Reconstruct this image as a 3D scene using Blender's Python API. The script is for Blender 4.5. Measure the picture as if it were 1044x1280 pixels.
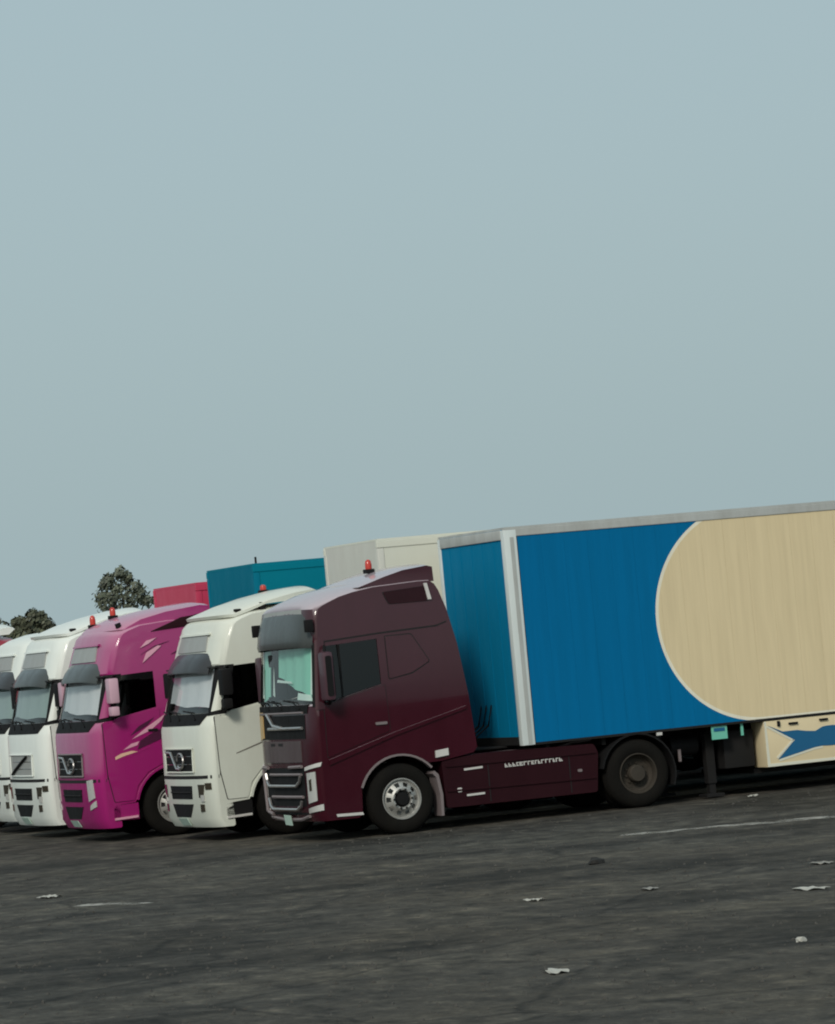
import bpy, bmesh, math, random
from mathutils import Vector, Matrix
R = math.radians
random.seed(7)
S = bpy.context.scene
for o in list(bpy.data.objects):
    bpy.data.objects.remove(o)
C = S.collection

# ------------------------------------------------------------------ camera
CAM = Vector((-18.531, -54.291, 2.792)); YAW, PITCH, ROLL = 0.361, 0.0314, 0.092
fw = Vector((math.sin(YAW) * math.cos(PITCH), math.cos(YAW) * math.cos(PITCH), math.sin(PITCH)))
r0 = fw.cross(Vector((0, 0, 1))).normalized(); u0 = r0.cross(fw)
cr = r0 * math.cos(ROLL) - u0 * math.sin(ROLL)
cu = r0 * math.sin(ROLL) + u0 * math.cos(ROLL)
cd = bpy.data.cameras.new('camera'); cam = bpy.data.objects.new('camera', cd); C.objects.link(cam)
M = Matrix((cr, cu, -fw)).transposed().to_4x4(); M.translation = CAM
cam.matrix_world = M
cd.sensor_fit = 'HORIZONTAL'; cd.sensor_width = 36; cd.lens = 5000 / 1044 * 36
cd.clip_start = 0.5; cd.clip_end = 6000
S.camera = cam

# ------------------------------------------------------------------ sky, sun, exposure
SUN_EL, SUN_AZ = R(36), R(218)          # azimuth from +Y, clockwise: the sun stands behind the camera
wd = bpy.data.worlds.new('World'); S.world = wd; wd.use_nodes = True
nt = wd.node_tree; nt.nodes.clear()
sky = nt.nodes.new('ShaderNodeTexSky'); sky.sky_type = 'NISHITA'; sky.sun_disc = False
sky.sun_elevation = SUN_EL; sky.sun_rotation = SUN_AZ
sky.air_density = 1.0; sky.dust_density = 6.0; sky.ozone_density = 2.0; sky.altitude = 0
mixw = nt.nodes.new('ShaderNodeMix'); mixw.data_type = 'RGBA'; mixw.inputs[0].default_value = 0.80
mixw.inputs[7].default_value = (3.70, 4.80, 5.04, 1)     # even grey-blue dust veil over the clear sky
nt.links.new(sky.outputs[0], mixw.inputs[6])
bg = nt.nodes.new('ShaderNodeBackground'); bg.inputs[1].default_value = 0.1
nt.links.new(mixw.outputs[2], bg.inputs[0])
ow = nt.nodes.new('ShaderNodeOutputWorld'); nt.links.new(bg.outputs[0], ow.inputs[0])
sl = bpy.data.lights.new('sun', 'SUN'); sl.energy = 1.5; sl.angle = R(12); sl.color = (1, .95, .84)
so = bpy.data.objects.new('sun', sl); C.objects.link(so)
sd = Vector((math.sin(SUN_AZ) * math.cos(SUN_EL), math.cos(SUN_AZ) * math.cos(SUN_EL), math.sin(SUN_EL)))
so.rotation_euler = sd.to_track_quat('Z', 'Y').to_euler(); so.location = (0, -20, 40)
vs = S.view_settings; vs.view_transform = 'Standard'; vs.look = 'None'; vs.gamma = 1; vs.exposure = 0.2
vs.use_curve_mapping = False
S.cycles.filter_width = 2.0
S.cycles.max_bounces = 8

# ------------------------------------------------------------------ materials
MATS = {}
def mat(name, col, rough=.5, metal=0, coat=0, dirt=.0, dirtcol=(.16, .14, .11), sheen_dust=None, bump=0, bscale=30, spec=.5, alpha=None):
    if name in MATS: return MATS[name]
    m = bpy.data.materials.new(name); m.use_nodes = True; n = m.node_tree
    b = n.nodes['Principled BSDF']
    b.inputs['Base Color'].default_value = (*col, 1); b.inputs['Roughness'].default_value = rough
    b.inputs['Metallic'].default_value = metal; b.inputs['Coat Weight'].default_value = coat
    b.inputs['Coat Roughness'].default_value = .08; b.inputs['Specular IOR Level'].default_value = spec
    if dirt or bump:
        tc = n.nodes.new('ShaderNodeTexCoord')
    if dirt:
        nz = n.nodes.new('ShaderNodeTexNoise'); nz.inputs['Scale'].default_value = 2.2; nz.inputs['Detail'].default_value = 8
        nz.inputs['Roughness'].default_value = .65
        mp = n.nodes.new('ShaderNodeMapping'); mp.inputs['Scale'].default_value = (1.6, 1.6, .55)
        n.links.new(tc.outputs['Object'], mp.inputs[0]); n.links.new(mp.outputs[0], nz.inputs['Vector'])
        cr_ = n.nodes.new('ShaderNodeMapRange'); cr_.inputs[1].default_value = .35; cr_.inputs[2].default_value = .75
        cr_.inputs[4].default_value = dirt
        n.links.new(nz.outputs['Fac'], cr_.inputs[0])
        mx = n.nodes.new('ShaderNodeMix'); mx.data_type = 'RGBA'
        mx.inputs[6].default_value = (*col, 1); mx.inputs[7].default_value = (*dirtcol, 1)
        n.links.new(cr_.outputs[0], mx.inputs[0]); n.links.new(mx.outputs[2], b.inputs['Base Color'])
        if sheen_dust:                                   # sky reflection painted into the colour, with dust, on faces that look up
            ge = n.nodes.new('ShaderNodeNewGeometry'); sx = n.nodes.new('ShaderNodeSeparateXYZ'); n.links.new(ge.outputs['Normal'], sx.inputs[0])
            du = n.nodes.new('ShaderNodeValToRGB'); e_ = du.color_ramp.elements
            e_[0].position = 0; e_[0].color = (0, 0, 0, 1); e_[1].position = .8; e_[1].color = (sheen_dust[0],) * 3 + (1,)
            for p_, f_ in ((.045, sheen_dust[2]), (.22, sheen_dust[2] * 1.4)): k_ = e_.new(p_); k_.color = (f_, f_, f_, 1)
            n.links.new(sx.outputs[2], du.inputs[0]); m2 = n.nodes.new('ShaderNodeMix'); m2.data_type = 'RGBA'; m2.inputs[7].default_value = (*sheen_dust[1], 1)
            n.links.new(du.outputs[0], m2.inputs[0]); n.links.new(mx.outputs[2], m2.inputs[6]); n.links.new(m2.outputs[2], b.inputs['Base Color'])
        ra = n.nodes.new('ShaderNodeMapRange'); ra.inputs[1].default_value = .3; ra.inputs[2].default_value = .7
        ra.inputs[3].default_value = rough; ra.inputs[4].default_value = min(1, rough + .25)
        n.links.new(nz.outputs['Fac'], ra.inputs[0]); n.links.new(ra.outputs[0], b.inputs['Roughness'])
    if bump:
        nb = n.nodes.new('ShaderNodeTexNoise'); nb.inputs['Scale'].default_value = bscale; nb.inputs['Detail'].default_value = 5
        n.links.new(tc.outputs['Object'], nb.inputs['Vector'])
        bp = n.nodes.new('ShaderNodeBump'); bp.inputs['Strength'].default_value = bump; bp.inputs['Distance'].default_value = .02
        n.links.new(nb.outputs['Fac'], bp.inputs['Height']); n.links.new(bp.outputs[0], b.inputs['Normal'])
    MATS[name] = m
    return m
def glass_mat(name, tint, refl_rough=.03):
    m = bpy.data.materials.new(name); m.use_nodes = True; n = m.node_tree; n.nodes.clear()
    tr = n.nodes.new('ShaderNodeBsdfTransparent'); tr.inputs[0].default_value = (*tint, 1)
    gl = n.nodes.new('ShaderNodeBsdfGlossy'); gl.inputs['Roughness'].default_value = refl_rough
    fr = n.nodes.new('ShaderNodeFresnel'); g_ = n.nodes.new('ShaderNodeNewGeometry'); io = n.nodes.new('ShaderNodeMapRange')
    io.inputs[3].default_value = 1.6; io.inputs[4].default_value = 1 / 1.6      # the sheet reflects alike from both faces
    n.links.new(g_.outputs['Backfacing'], io.inputs[0]); n.links.new(io.outputs[0], fr.inputs[0])
    mx = n.nodes.new('ShaderNodeMixShader'); o = n.nodes.new('ShaderNodeOutputMaterial')
    n.links.new(fr.outputs[0], mx.inputs[0]); n.links.new(tr.outputs[0], mx.inputs[1]); n.links.new(gl.outputs[0], mx.inputs[2])
    n.links.new(mx.outputs[0], o.inputs[0]); MATS[name] = m
    return m
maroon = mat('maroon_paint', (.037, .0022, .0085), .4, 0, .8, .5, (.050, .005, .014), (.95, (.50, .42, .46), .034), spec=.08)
maroon_dk = mat('maroon_plastic', (.020, .003, .006), .5, 0, .2, .4, (.030, .007, .011), spec=.12)
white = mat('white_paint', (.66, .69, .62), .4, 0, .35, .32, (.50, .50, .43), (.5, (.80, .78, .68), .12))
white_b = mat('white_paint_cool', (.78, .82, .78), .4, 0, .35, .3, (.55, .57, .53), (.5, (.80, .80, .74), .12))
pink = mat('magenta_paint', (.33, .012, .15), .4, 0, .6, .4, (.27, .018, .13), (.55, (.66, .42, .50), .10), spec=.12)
redp = mat('red_paint', (.36, .03, .06), .4, 0, .4, .2, (.3, .1, .1))
black = mat('black_plastic', (.007, .007, .008), .6, 0, 0, .3, (.016, .015, .013), spec=.2)
seam = mat('seam_gap', (.006, .005, .006), .8)
rubber = mat('tyre_rubber', (.007, .0066, .0062), .9, 0, 0, .6, (.015, .0135, .011), bump=.3, bscale=60, spec=.12)
steel = mat('chassis_steel', (.010, .010, .011), .7, .1, 0, .5, (.022, .02, .017), spec=.3)
chrome = mat('satin_silver', (.55, .53, .52), .28, .9, 0, .3, (.3, .28, .26))
rimmat = mat('rim_aluminium', (.50, .50, .48), .42, .6, 0, .6, (.17, .155, .135))
rimdark = mat('dusty_steel_rim', (.045, .038, .031), .65, .2, 0, .6, (.075, .064, .05), spec=.3)
smoke = mat('smoke_visor', (.05, .058, .058), .25, 0, .3, .3, (.09, .092, .088), spec=.35)
visor_dk = mat('dark_visor', (.03, .03, .034), .3, 0, .3, .3, (.06, .06, .057), spec=.35)
greyp = mat('grey_panel', (.33, .34, .33), .4, 0, .2, .3, (.25, .25, .23))
lamp = mat('headlamp_lens', (.62, .62, .60), .15, .2, .6, .3, (.4, .38, .34))
lampdk = mat('dark_lamp_lens', (.06, .05, .035), .15, .3, .6)
amber = mat('amber_lens', (.52, .33, .12), .35, 0, .4, .3, (.4, .3, .15))
redlens = mat('red_lens', (.50, .035, .02), .3, 0, .4)
inter = mat('cab_interior', (.02, .022, .023), .8, 0, 0, .3, (.04, .04, .04))
teal_cloth = mat('teal_sunshade', (.24, .58, .46), .7, 0, 0, .25, (.18, .48, .38))
silver_cloth = mat('silver_sunshade', (.60, .62, .64), .5, .0, 0, .4, (.42, .45, .47))
plate_m = mat('pale_plate', (.50, .66, .58), .4, 0, 0, .2)
reflw = mat('reflective_white', (.60, .59, .57), .4, 0, 0, .4, (.38, .36, .34))
trim = mat('grey_arch_trim', (.20, .165, .17), .45, 0, .1, .3, (.14, .12, .12))
mirror_dk = mat('mirror_glass_dark', (.012, .012, .015), .12, 0, .2)
streak_l = mat('pale_pink_decal', (.72, .36, .48), .4, 0, .3, .2, (.6, .3, .35))
streak_y = mat('peach_decal', (.78, .50, .36), .4, 0, .3, .2, (.6, .3, .3))
streak_d = mat('dark_decal', (.07, .008, .04), .4, 0, .3)
glass = glass_mat('windscreen_glass', (.98, .995, .99))
glass_dk = glass_mat('tinted_side_glass', (.13, .13, .15))

# ------------------------------------------------------------------ mesh helpers
def mesh_obj(name, verts, faces, m, parent=None, smooth=None):
    me = bpy.data.meshes.new(name); me.from_pydata([tuple(v) for v in verts], [], faces)
    bm = bmesh.new(); bm.from_mesh(me); bmesh.ops.recalc_face_normals(bm, faces=bm.faces); bm.to_mesh(me); bm.free()
    if smooth:
        me.polygons.foreach_set('use_smooth', [True] * len(me.polygons)); me.set_sharp_from_angle(angle=R(smooth))
    me.materials.append(m)
    o = bpy.data.objects.new(name, me); C.objects.link(o)
    if parent: o.parent = parent
    return o
class MB:
    def __init__(s): s.v = []; s.f = []
    def add(s, v, f):
        k = len(s.v); s.v += [tuple(p) for p in v]; s.f += [tuple(i + k for i in q) for q in f]; return s
    def box(s, x0, x1, y0, y1, z0, z1, b=0.0):
        if b <= 0:
            return s.add([(x, y, z) for x in (x0, x1) for y in (y0, y1) for z in (z0, z1)],
                         [(0, 1, 3, 2), (4, 6, 7, 5), (0, 4, 5, 1), (2, 3, 7, 6), (0, 2, 6, 4), (1, 5, 7, 3)])
        bm = bmesh.new(); bmesh.ops.create_cube(bm, size=1)
        for v in bm.verts:
            v.co = ((x0 + x1) / 2 + v.co.x * (x1 - x0), (y0 + y1) / 2 + v.co.y * (y1 - y0), (z0 + z1) / 2 + v.co.z * (z1 - z0))
        bmesh.ops.bevel(bm, geom=bm.edges[:], offset=b, segments=2, profile=.6, affect='EDGES')
        bm.verts.index_update()
        s.add([v.co[:] for v in bm.verts], [[v.index for v in f.verts] for f in bm.faces]); bm.free(); return s
    def tube(s, pts, r, n=8, cap=True):
        pts = [Vector(p) for p in pts]; rings = []
        for i, p in enumerate(pts):
            t = (pts[min(i + 1, len(pts) - 1)] - pts[max(i - 1, 0)]).normalized()
            a = t.cross(Vector((0, 0, 1)) if abs(t.z) < .9 else Vector((1, 0, 0))).normalized(); b = t.cross(a)
            rr = r[i] if isinstance(r, (list, tuple)) else r
            rings.append([p + (a * math.cos(k * 2 * math.pi / n) + b * math.sin(k * 2 * math.pi / n)) * rr for k in range(n)])
        v = [q for g in rings for q in g]; f = []
        for i in range(len(pts) - 1):
            for k in range(n):
                f.append((i * n + k, i * n + (k + 1) % n, (i + 1) * n + (k + 1) % n, (i + 1) * n + k))
        if cap: f += [tuple(range(n)), tuple((len(pts) - 1) * n + k for k in range(n))]
        return s.add(v, f)
    def lathe_y(s, cx, cz, prof, n=32):       # profile of (y, radius) turned about a line along y
        v = []; f = []
        for (y, r) in prof:
            v += [(cx + r * math.cos(k * 2 * math.pi / n), y, cz + r * math.sin(k * 2 * math.pi / n)) for k in range(n)]
        for i in range(len(prof) - 1):
            for k in range(n):
                f.append((i * n + k, i * n + (k + 1) % n, (i + 1) * n + (k + 1) % n, (i + 1) * n + k))
        return s.add(v, f)
    def prism_y(s, poly, y0, y1):
        n = len(poly); v = [(x, y0, z) for x, z in poly] + [(x, y1, z) for x, z in poly]
        f = [tuple(range(n)), tuple(range(n, 2 * n))] + [(i, (i + 1) % n, n + (i + 1) % n, n + i) for i in range(n)]
        return s.add(v, f)
    def build(s, name, m, parent=None, smooth=None): return mesh_obj(name, s.v, s.f, m, parent, smooth)
def empty(name, loc, rz=0):
    o = bpy.data.objects.new(name, None); C.objects.link(o); o.location = loc; o.rotation_euler = (0, 0, rz)
    o.empty_display_size = .3
    return o
def tag(o, label, cat, group=None, kind=None):
    o['label'] = label; o['category'] = cat
    if group: o['group'] = group
    if kind: o['kind'] = kind
    return o
def lerp(tab, z):
    if z <= tab[0][0]: return tab[0][1]
    for (a, fa), (b, fb) in zip(tab, tab[1:]):
        if z <= b: return fa + (fb - fa) * (z - a) / (b - a)
    return tab[-1][1]

# ------------------------------------------------------------------ cab surface: silhouette lofted across the width
def sliced(poly, step=.12):                    # a flat (x, z) polygon cut into level strips, so that it can follow a curved side
    bm = bmesh.new(); vs_ = [bm.verts.new((x, 0, z)) for x, z in poly]; bm.faces.new(vs_)
    z0, z1 = min(p[1] for p in poly), max(p[1] for p in poly); z = math.ceil(z0 / step) * step
    while z < z1 - 1e-4:
        if z > z0 + 1e-4:
            bmesh.ops.bisect_plane(bm, geom=bm.verts[:] + bm.edges[:] + bm.faces[:], dist=1e-5, plane_co=(0, 0, z), plane_no=(0, 0, 1))
        z += step
    bmesh.ops.triangulate(bm, faces=[f for f in bm.faces if len(f.verts) > 4])
    bm.verts.index_update(); bm.edges.ensure_lookup_table()
    out = [(v.co.x, v.co.z) for v in bm.verts], [[v.index for v in f.verts] for f in bm.faces], [(e.verts[0].index, e.verts[1].index) for e in bm.edges if len(e.link_faces) == 1]
    bm.free(); return out
class Cab:
    def __init__(s, X0, Wt, hw=1.245, bow=.05, rx=.13, ry=.30, crown=.10):
        s.X0t, s.Wt, s.hw, s.bow, s.rx, s.ry, s.crown = X0, Wt, hw, bow, rx, ry, crown
        st = [i / 5 * (1 - ry / hw) for i in range(6)]
        for k in range(1, 8): st.append(1 - ry / hw + ry / hw * math.sin(k / 7 * math.pi / 2))
        s.st = st
        s.arc = [(s.setback(a), a * hw) for a in st]
        L = [0]
        for p, q in zip(s.arc, s.arc[1:]): L.append(L[-1] + math.dist(p, q))
        s.L = L; s.end = L[-1]
    def setback(s, a):
        a = abs(a); e = max(0, (a - (1 - s.ry / s.hw)) / (s.ry / s.hw))
        return s.bow * a * a + s.rx * (1 - math.sqrt(max(0, 1 - min(1, e) ** 2)))
    def X0(s, z): return lerp(s.X0t, z)
    def w(s, z):
        t = s.Wt
        if z <= t[0][0]: return t[0][1]
        for (a, fa), (b, fb) in zip(t, t[1:]):
            if z <= b:
                k = (z - a) / (b - a); return fa + (fb - fa) * k
        return t[-1][1]
    def pt(s, q, z, off=0):                   # q: distance along the plan curve from the centre line (sign = side), off: outwards
        sg = -1 if q < 0 else 1; a = abs(q)
        if a >= s.end: x, y, nx, ny = s.arc[-1][0] + a - s.end, s.hw, 0, 1
        else:
            i = max(k for k in range(len(s.L) - 1) if s.L[k] <= a); t = (a - s.L[i]) / (s.L[i + 1] - s.L[i])
            (xa, ya), (xb, yb) = s.arc[i], s.arc[i + 1]; x, y = xa + (xb - xa) * t, ya + (yb - ya) * t
            def nrm(j):
                p, r_ = s.arc[max(j - 1, 0)], s.arc[min(j + 1, len(s.arc) - 1)]
                if j == 0: return (-1, 0)
                d = math.dist(p, r_); return (-(r_[1] - p[1]) / d, (r_[0] - p[0]) / d)
            n0, n1 = nrm(i), nrm(i + 1); nx, ny = n0[0] + (n1[0] - n0[0]) * t, n0[1] + (n1[1] - n0[1]) * t
            d = math.hypot(nx, ny); nx /= d; ny /= d
        return (x + s.X0(z) + nx * off, sg * (y * s.w(z) + ny * off), z)
    def loft(s, sil, hw=None, crown=None, rx=None):
        hw = hw or s.hw; crown = s.crown if crown is None else crown
        ys = [-a for a in reversed(s.st)] + s.st[1:]
        v = []; n = len(sil)
        for a in ys:
            sb = s.setback(a); cd_ = crown * (abs(a) ** 3.0)
            for (x, z, fx, fz) in sil:
                v.append((x + fx * sb, a * hw * s.w(z), z - fz * cd_))
        f = []
        for i in range(len(ys) - 1):
            for k in range(n):
                f.append((i * n + k, i * n + (k + 1) % n, (i + 1) * n + (k + 1) % n, (i + 1) * n + k))
        for i0, sg in ((0, -1), ((len(ys) - 1) * n, 1)):                # side skins, cut level so that they take the same curve
            P, F, _ = sliced([(v[i0 + k][0], v[i0 + k][2]) for k in range(n)]); k0 = len(v)
            v += [(x, sg * hw * s.w(z), z) for x, z in P]; f += [tuple(k0 + q for q in g) for g in F]
        return v, f
    def patch(s, name, quad, off, th, m, parent, ny=10, nz=3, smooth=40):   # quad: four (q, z): lower a, lower b, upper b, upper a
        v = []; f = []
        for lay in (off, off - th):
            for j in range(nz + 1):
                for i in range(ny + 1):
                    a, b = i / ny, j / nz
                    q = (quad[0][0] * (1 - a) + quad[1][0] * a) * (1 - b) + (quad[3][0] * (1 - a) + quad[2][0] * a) * b
                    z = (quad[0][1] * (1 - a) + quad[1][1] * a) * (1 - b) + (quad[3][1] * (1 - a) + quad[2][1] * a) * b
                    v.append(s.pt(q, z, lay))
        k = (ny + 1) * (nz + 1); g = lambda i, j, l=0: l * k + j * (ny + 1) + i
        for j in range(nz):
            for i in range(ny):
                f.append((g(i, j), g(i + 1, j), g(i + 1, j + 1), g(i, j + 1)))
                f.append((g(i, j, 1), g(i, j + 1, 1), g(i + 1, j + 1, 1), g(i + 1, j, 1)))
        for i in range(ny):
            f.append((g(i, 0), g(i, 0, 1), g(i + 1, 0, 1), g(i + 1, 0))); f.append((g(i, nz), g(i + 1, nz), g(i + 1, nz, 1), g(i, nz, 1)))
        for j in range(nz):
            f.append((g(0, j), g(0, j + 1), g(0, j + 1, 1), g(0, j, 1))); f.append((g(ny, j), g(ny, j, 1), g(ny, j + 1, 1), g(ny, j + 1)))
        return mesh_obj(name, v, f, m, parent, smooth)
    def side(s, name, poly, off, th, m, parent, sg):                        # poly of (x, z) laid on the flat side
        P, F, B = sliced(poly); n = len(P)
        v = [(x, sg * (s.hw * s.w(z) + off), z) for x, z in P] + [(x, sg * (s.hw * s.w(z) + off - th), z) for x, z in P]
        f = [tuple(g) for g in F] + [tuple(q + n for q in g) for g in F] + [(a, b, n + b, n + a) for a, b in B]
        return mesh_obj(name, v, f, m, parent, 30)
    def rod(s, name, pts, r, off, m, parent, n=6):                          # a bar that follows the front, pts of (q, z)
        P = []
        for (a, b) in zip(pts, pts[1:]):
            for k in range(6):
                t = k / 6; P.append(s.pt(a[0] + (b[0] - a[0]) * t, a[1] + (b[1] - a[1]) * t, off))
        P.append(s.pt(*pts[-1], off))
        return MB().tube(P, r, n).build(name, m, parent, 50)

def rounded(x0, x1, z0, z1, r=.04, n=4):
    P = []
    for cx, cz, a0 in ((x1 - r, z1 - r, 0), (x0 + r, z1 - r, 90), (x0 + r, z0 + r, 180), (x1 - r, z0 + r, 270)):
        for k in range(n + 1):
            a = R(a0 + 90 * k / n); P.append((cx + r * math.cos(a), cz + r * math.sin(a)))
    return P
def chamfer(poly, r=.03):
    out = []; n = len(poly)
    for i in range(n):
        p, a, b = Vector(poly[i]), Vector(poly[i - 1]), Vector(poly[(i + 1) % n])
        da, db = (a - p), (b - p); ra = min(r, da.length * .4); rb = min(r, db.length * .4)
        A, B = p + da.normalized() * ra, p + db.normalized() * rb
        for t in (0, .33, .67, 1): out.append(tuple(A * (1 - t) ** 2 + p * 2 * t * (1 - t) + B * t * t))
    return out
def grow(poly, d):
    cx = sum(p[0] for p in poly) / len(poly); cz = sum(p[1] for p in poly) / len(poly)
    out = []
    for x, z in poly:
        l = math.hypot(x - cx, z - cz); out.append((x + (x - cx) / l * d, z + (z - cz) / l * d))
    return out

# ------------------------------------------------------------------ wheels (mesh data shared between all of them)
WM = {}
def wheel_meshes():
    n = 40
    def tyre(w):
        p = [(.02, .30), (.0, .34), (-.005, .40), (.012, .465), (.045, .497), (.06, .503)]
        b = MB(); prof = p + [(w - y, r) for y, r in reversed(p)]
        b.lathe_y(0, 0, prof, 48)
        for g in range(4):                   # tread grooves are cut as thin raised ribs between gaps
            y0 = .075 + g * (w - .15) / 4; y1 = y0 + (w - .15) / 4 - .02
            b.lathe_y(0, 0, [(y0, .498), (y0, .512), (y1, .512), (y1, .498)], 48)
        return b
    def rim_front():
        b = MB()
        b.lathe_y(0, 0, [(.03, .305), (.012, .297), (.012, .285), (.05, .272), (.06, .262)], n)
        # disc with ten hand holes: ring sectors between the outer and the inner ring, bulging outwards
        H = 10; ri, ro, mi, mo = .150, .262, .178, .236
        def P(r, a):
            y = .06 - .085 * max(0, min(1, (.262 - r) / .112)); return (r * math.cos(a), y, r * math.sin(a))
        for k in range(H):
            a0 = 2 * math.pi * k / H; sw = 2 * math.pi / H; q = [a0, a0 + sw * .24, a0 + sw * .5, a0 + sw * .76, a0 + sw]
            for (ra, rb) in ((ri, mi), (mo, ro)):
                for i in range(4): b.add([P(ra, q[i]), P(rb, q[i]), P(rb, q[i + 1]), P(ra, q[i + 1])], [(0, 1, 2, 3)])
            for i in (0, 3): b.add([P(mi, q[i]), P(mo, q[i]), P(mo, q[i + 1]), P(mi, q[i + 1])], [(0, 1, 2, 3)])
        b.lathe_y(0, 0, [(-.025, .150), (-.022, .128), (-.005, .120)], n)
        b.lathe_y(0, 0, [(.14, .27), (.14, .06), (.02, .13)], n)          # brake drum face behind the holes
        return b
    def rim_rear():
        b = MB()
        b.lathe_y(0, 0, [(.03, .305), (.012, .297), (.012, .285), (.06, .270), (.12, .262), (.155, .225), (.160, .130), (.12, .125)], n)
        for k in range(10):
            a = 2 * math.pi * k / 10; cx, cz = .195 * math.cos(a), .195 * math.sin(a)
            b.tube([(cx, .152, cz), (cx, .1525, cz)], .024, 8)
        return b
    def hub(y, r, nuts, ny):
        b = MB(); b.lathe_y(0, 0, [(y + .09, r), (y + .02, r * .98), (y, r * .86), (y - .004, .001)], 24)
        for k in range(10):
            a = 2 * math.pi * (k + .5) / 10; b.tube([(nuts * math.cos(a), ny + .02, nuts * math.sin(a)), (nuts * math.cos(a), ny - .03, nuts * math.sin(a))], .014, 6)
        return b
    for key, b, m, sm in (('tyre_f', tyre(.315), rubber, 35), ('tyre_r', tyre(.29), rubber, 35), ('rim_f', rim_front(), rimmat, 30),
                          ('rim_r', rim_rear(), rimdark, 30), ('hub_f', hub(-.03, .105, .138, -.022), black, 40), ('hub_r', hub(.03, .13, .16, .155), rimdark, 40)):
        o = b.build(key, m, None, sm); WM[key] = o.data; bpy.data.objects.remove(o)
wheel_meshes()
def wheel(parent, x, y, sg, kind, z=.505):
    w = bpy.data.objects.new('wheel', WM['rim_' + kind]); C.objects.link(w); w.parent = parent
    w.location = (x, y, z); w.rotation_euler = (0, random.uniform(0, 1), 0 if sg < 0 else math.pi)
    for nm, key in (('tyre', 'tyre_' + kind), ('hub', 'hub_' + kind)):
        c = bpy.data.objects.new(nm, WM[key]); C.objects.link(c); c.parent = w
    return w
def wheel_in(parent, x, y, sg, kind, z=.505):       # inner tyre of a twin pair
    w = bpy.data.objects.new('inner_tyre', WM['tyre_' + kind]); C.objects.link(w); w.parent = parent
    w.location = (x, y, z); w.rotation_euler = (0, 0, 0 if sg < 0 else math.pi)

# ------------------------------------------------------------------ shared tractor underpinnings
def underpinnings(root, fx, rx_, paint, skirt=True, rim='f'):
    for sg in (-1, 1):
        w = wheel(root, fx, sg * 1.235, sg, 'f')
        wheel(root, rx_, sg * 1.245, sg, 'r'); wheel_in(root, rx_, sg * .915, sg, 'r')
    b = MB()
    for sg in (-1, 1): b.box(.5, rx_ + .95, sg * .42 - .04, sg * .42 + .04, .72, .98)
    b.box(.5, .62, -.45, .45, .72, .95); b.box(2.6, 2.7, -.45, .45, .74, .96); b.box(rx_ + .8, rx_ + .95, -.45, .45, .72, .98)
    b.box(fx - .08, fx + .08, -.95, .95, .42, .56); b.box(rx_ - .12, rx_ + .12, -.95, .95, .40, .64)
    b.box(2.0, 2.6, -.5, .5, .5, 1.05)
    b.build('chassis_frame', steel, root)
    MB().prism_y(chamfer([(rx_ - .5, 1.06), (rx_ + .45, 1.06), (rx_ + .75, .98), (rx_ + .75, .94), (rx_ - .5, .99)], .02), -.5, .5).build('fifth_wheel', black, root)
    for sg in (-1, 1):                                   # rear mudguards: curved shells over the twin tyres
        P = []; Q = []
        for k in range(15):
            a = R(-22 + 190 * k / 14); P.append((rx_ + .60 * math.cos(a), .505 + .60 * math.sin(a))); Q.append((rx_ + .575 * math.cos(a), .505 + .575 * math.sin(a)))
        y0, y1 = sorted((sg * .60, sg * 1.27))
        MB().prism_y(P + Q[::-1], y0, y1).build('rear_mudguard', black, root, 40)
    # battery box, tanks and the catwalk behind the cab
    MB().box(2.55, 3.55, -.62, .62, 1.06, 1.09, .008).build('catwalk', steel, root)
    for k in range(3):
        pts = [(2.45, -.3 + .25 * k, 1.75), (2.6, -.32 + .25 * k, 1.35), (2.85, -.3 + .2 * k, 1.2), (3.15, -.25 + .2 * k, 1.4), (3.25, -.2 + .2 * k, 1.7)]
        MB().tube(pts, .014, 6).build('air_hose', black, root, 60)

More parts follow.
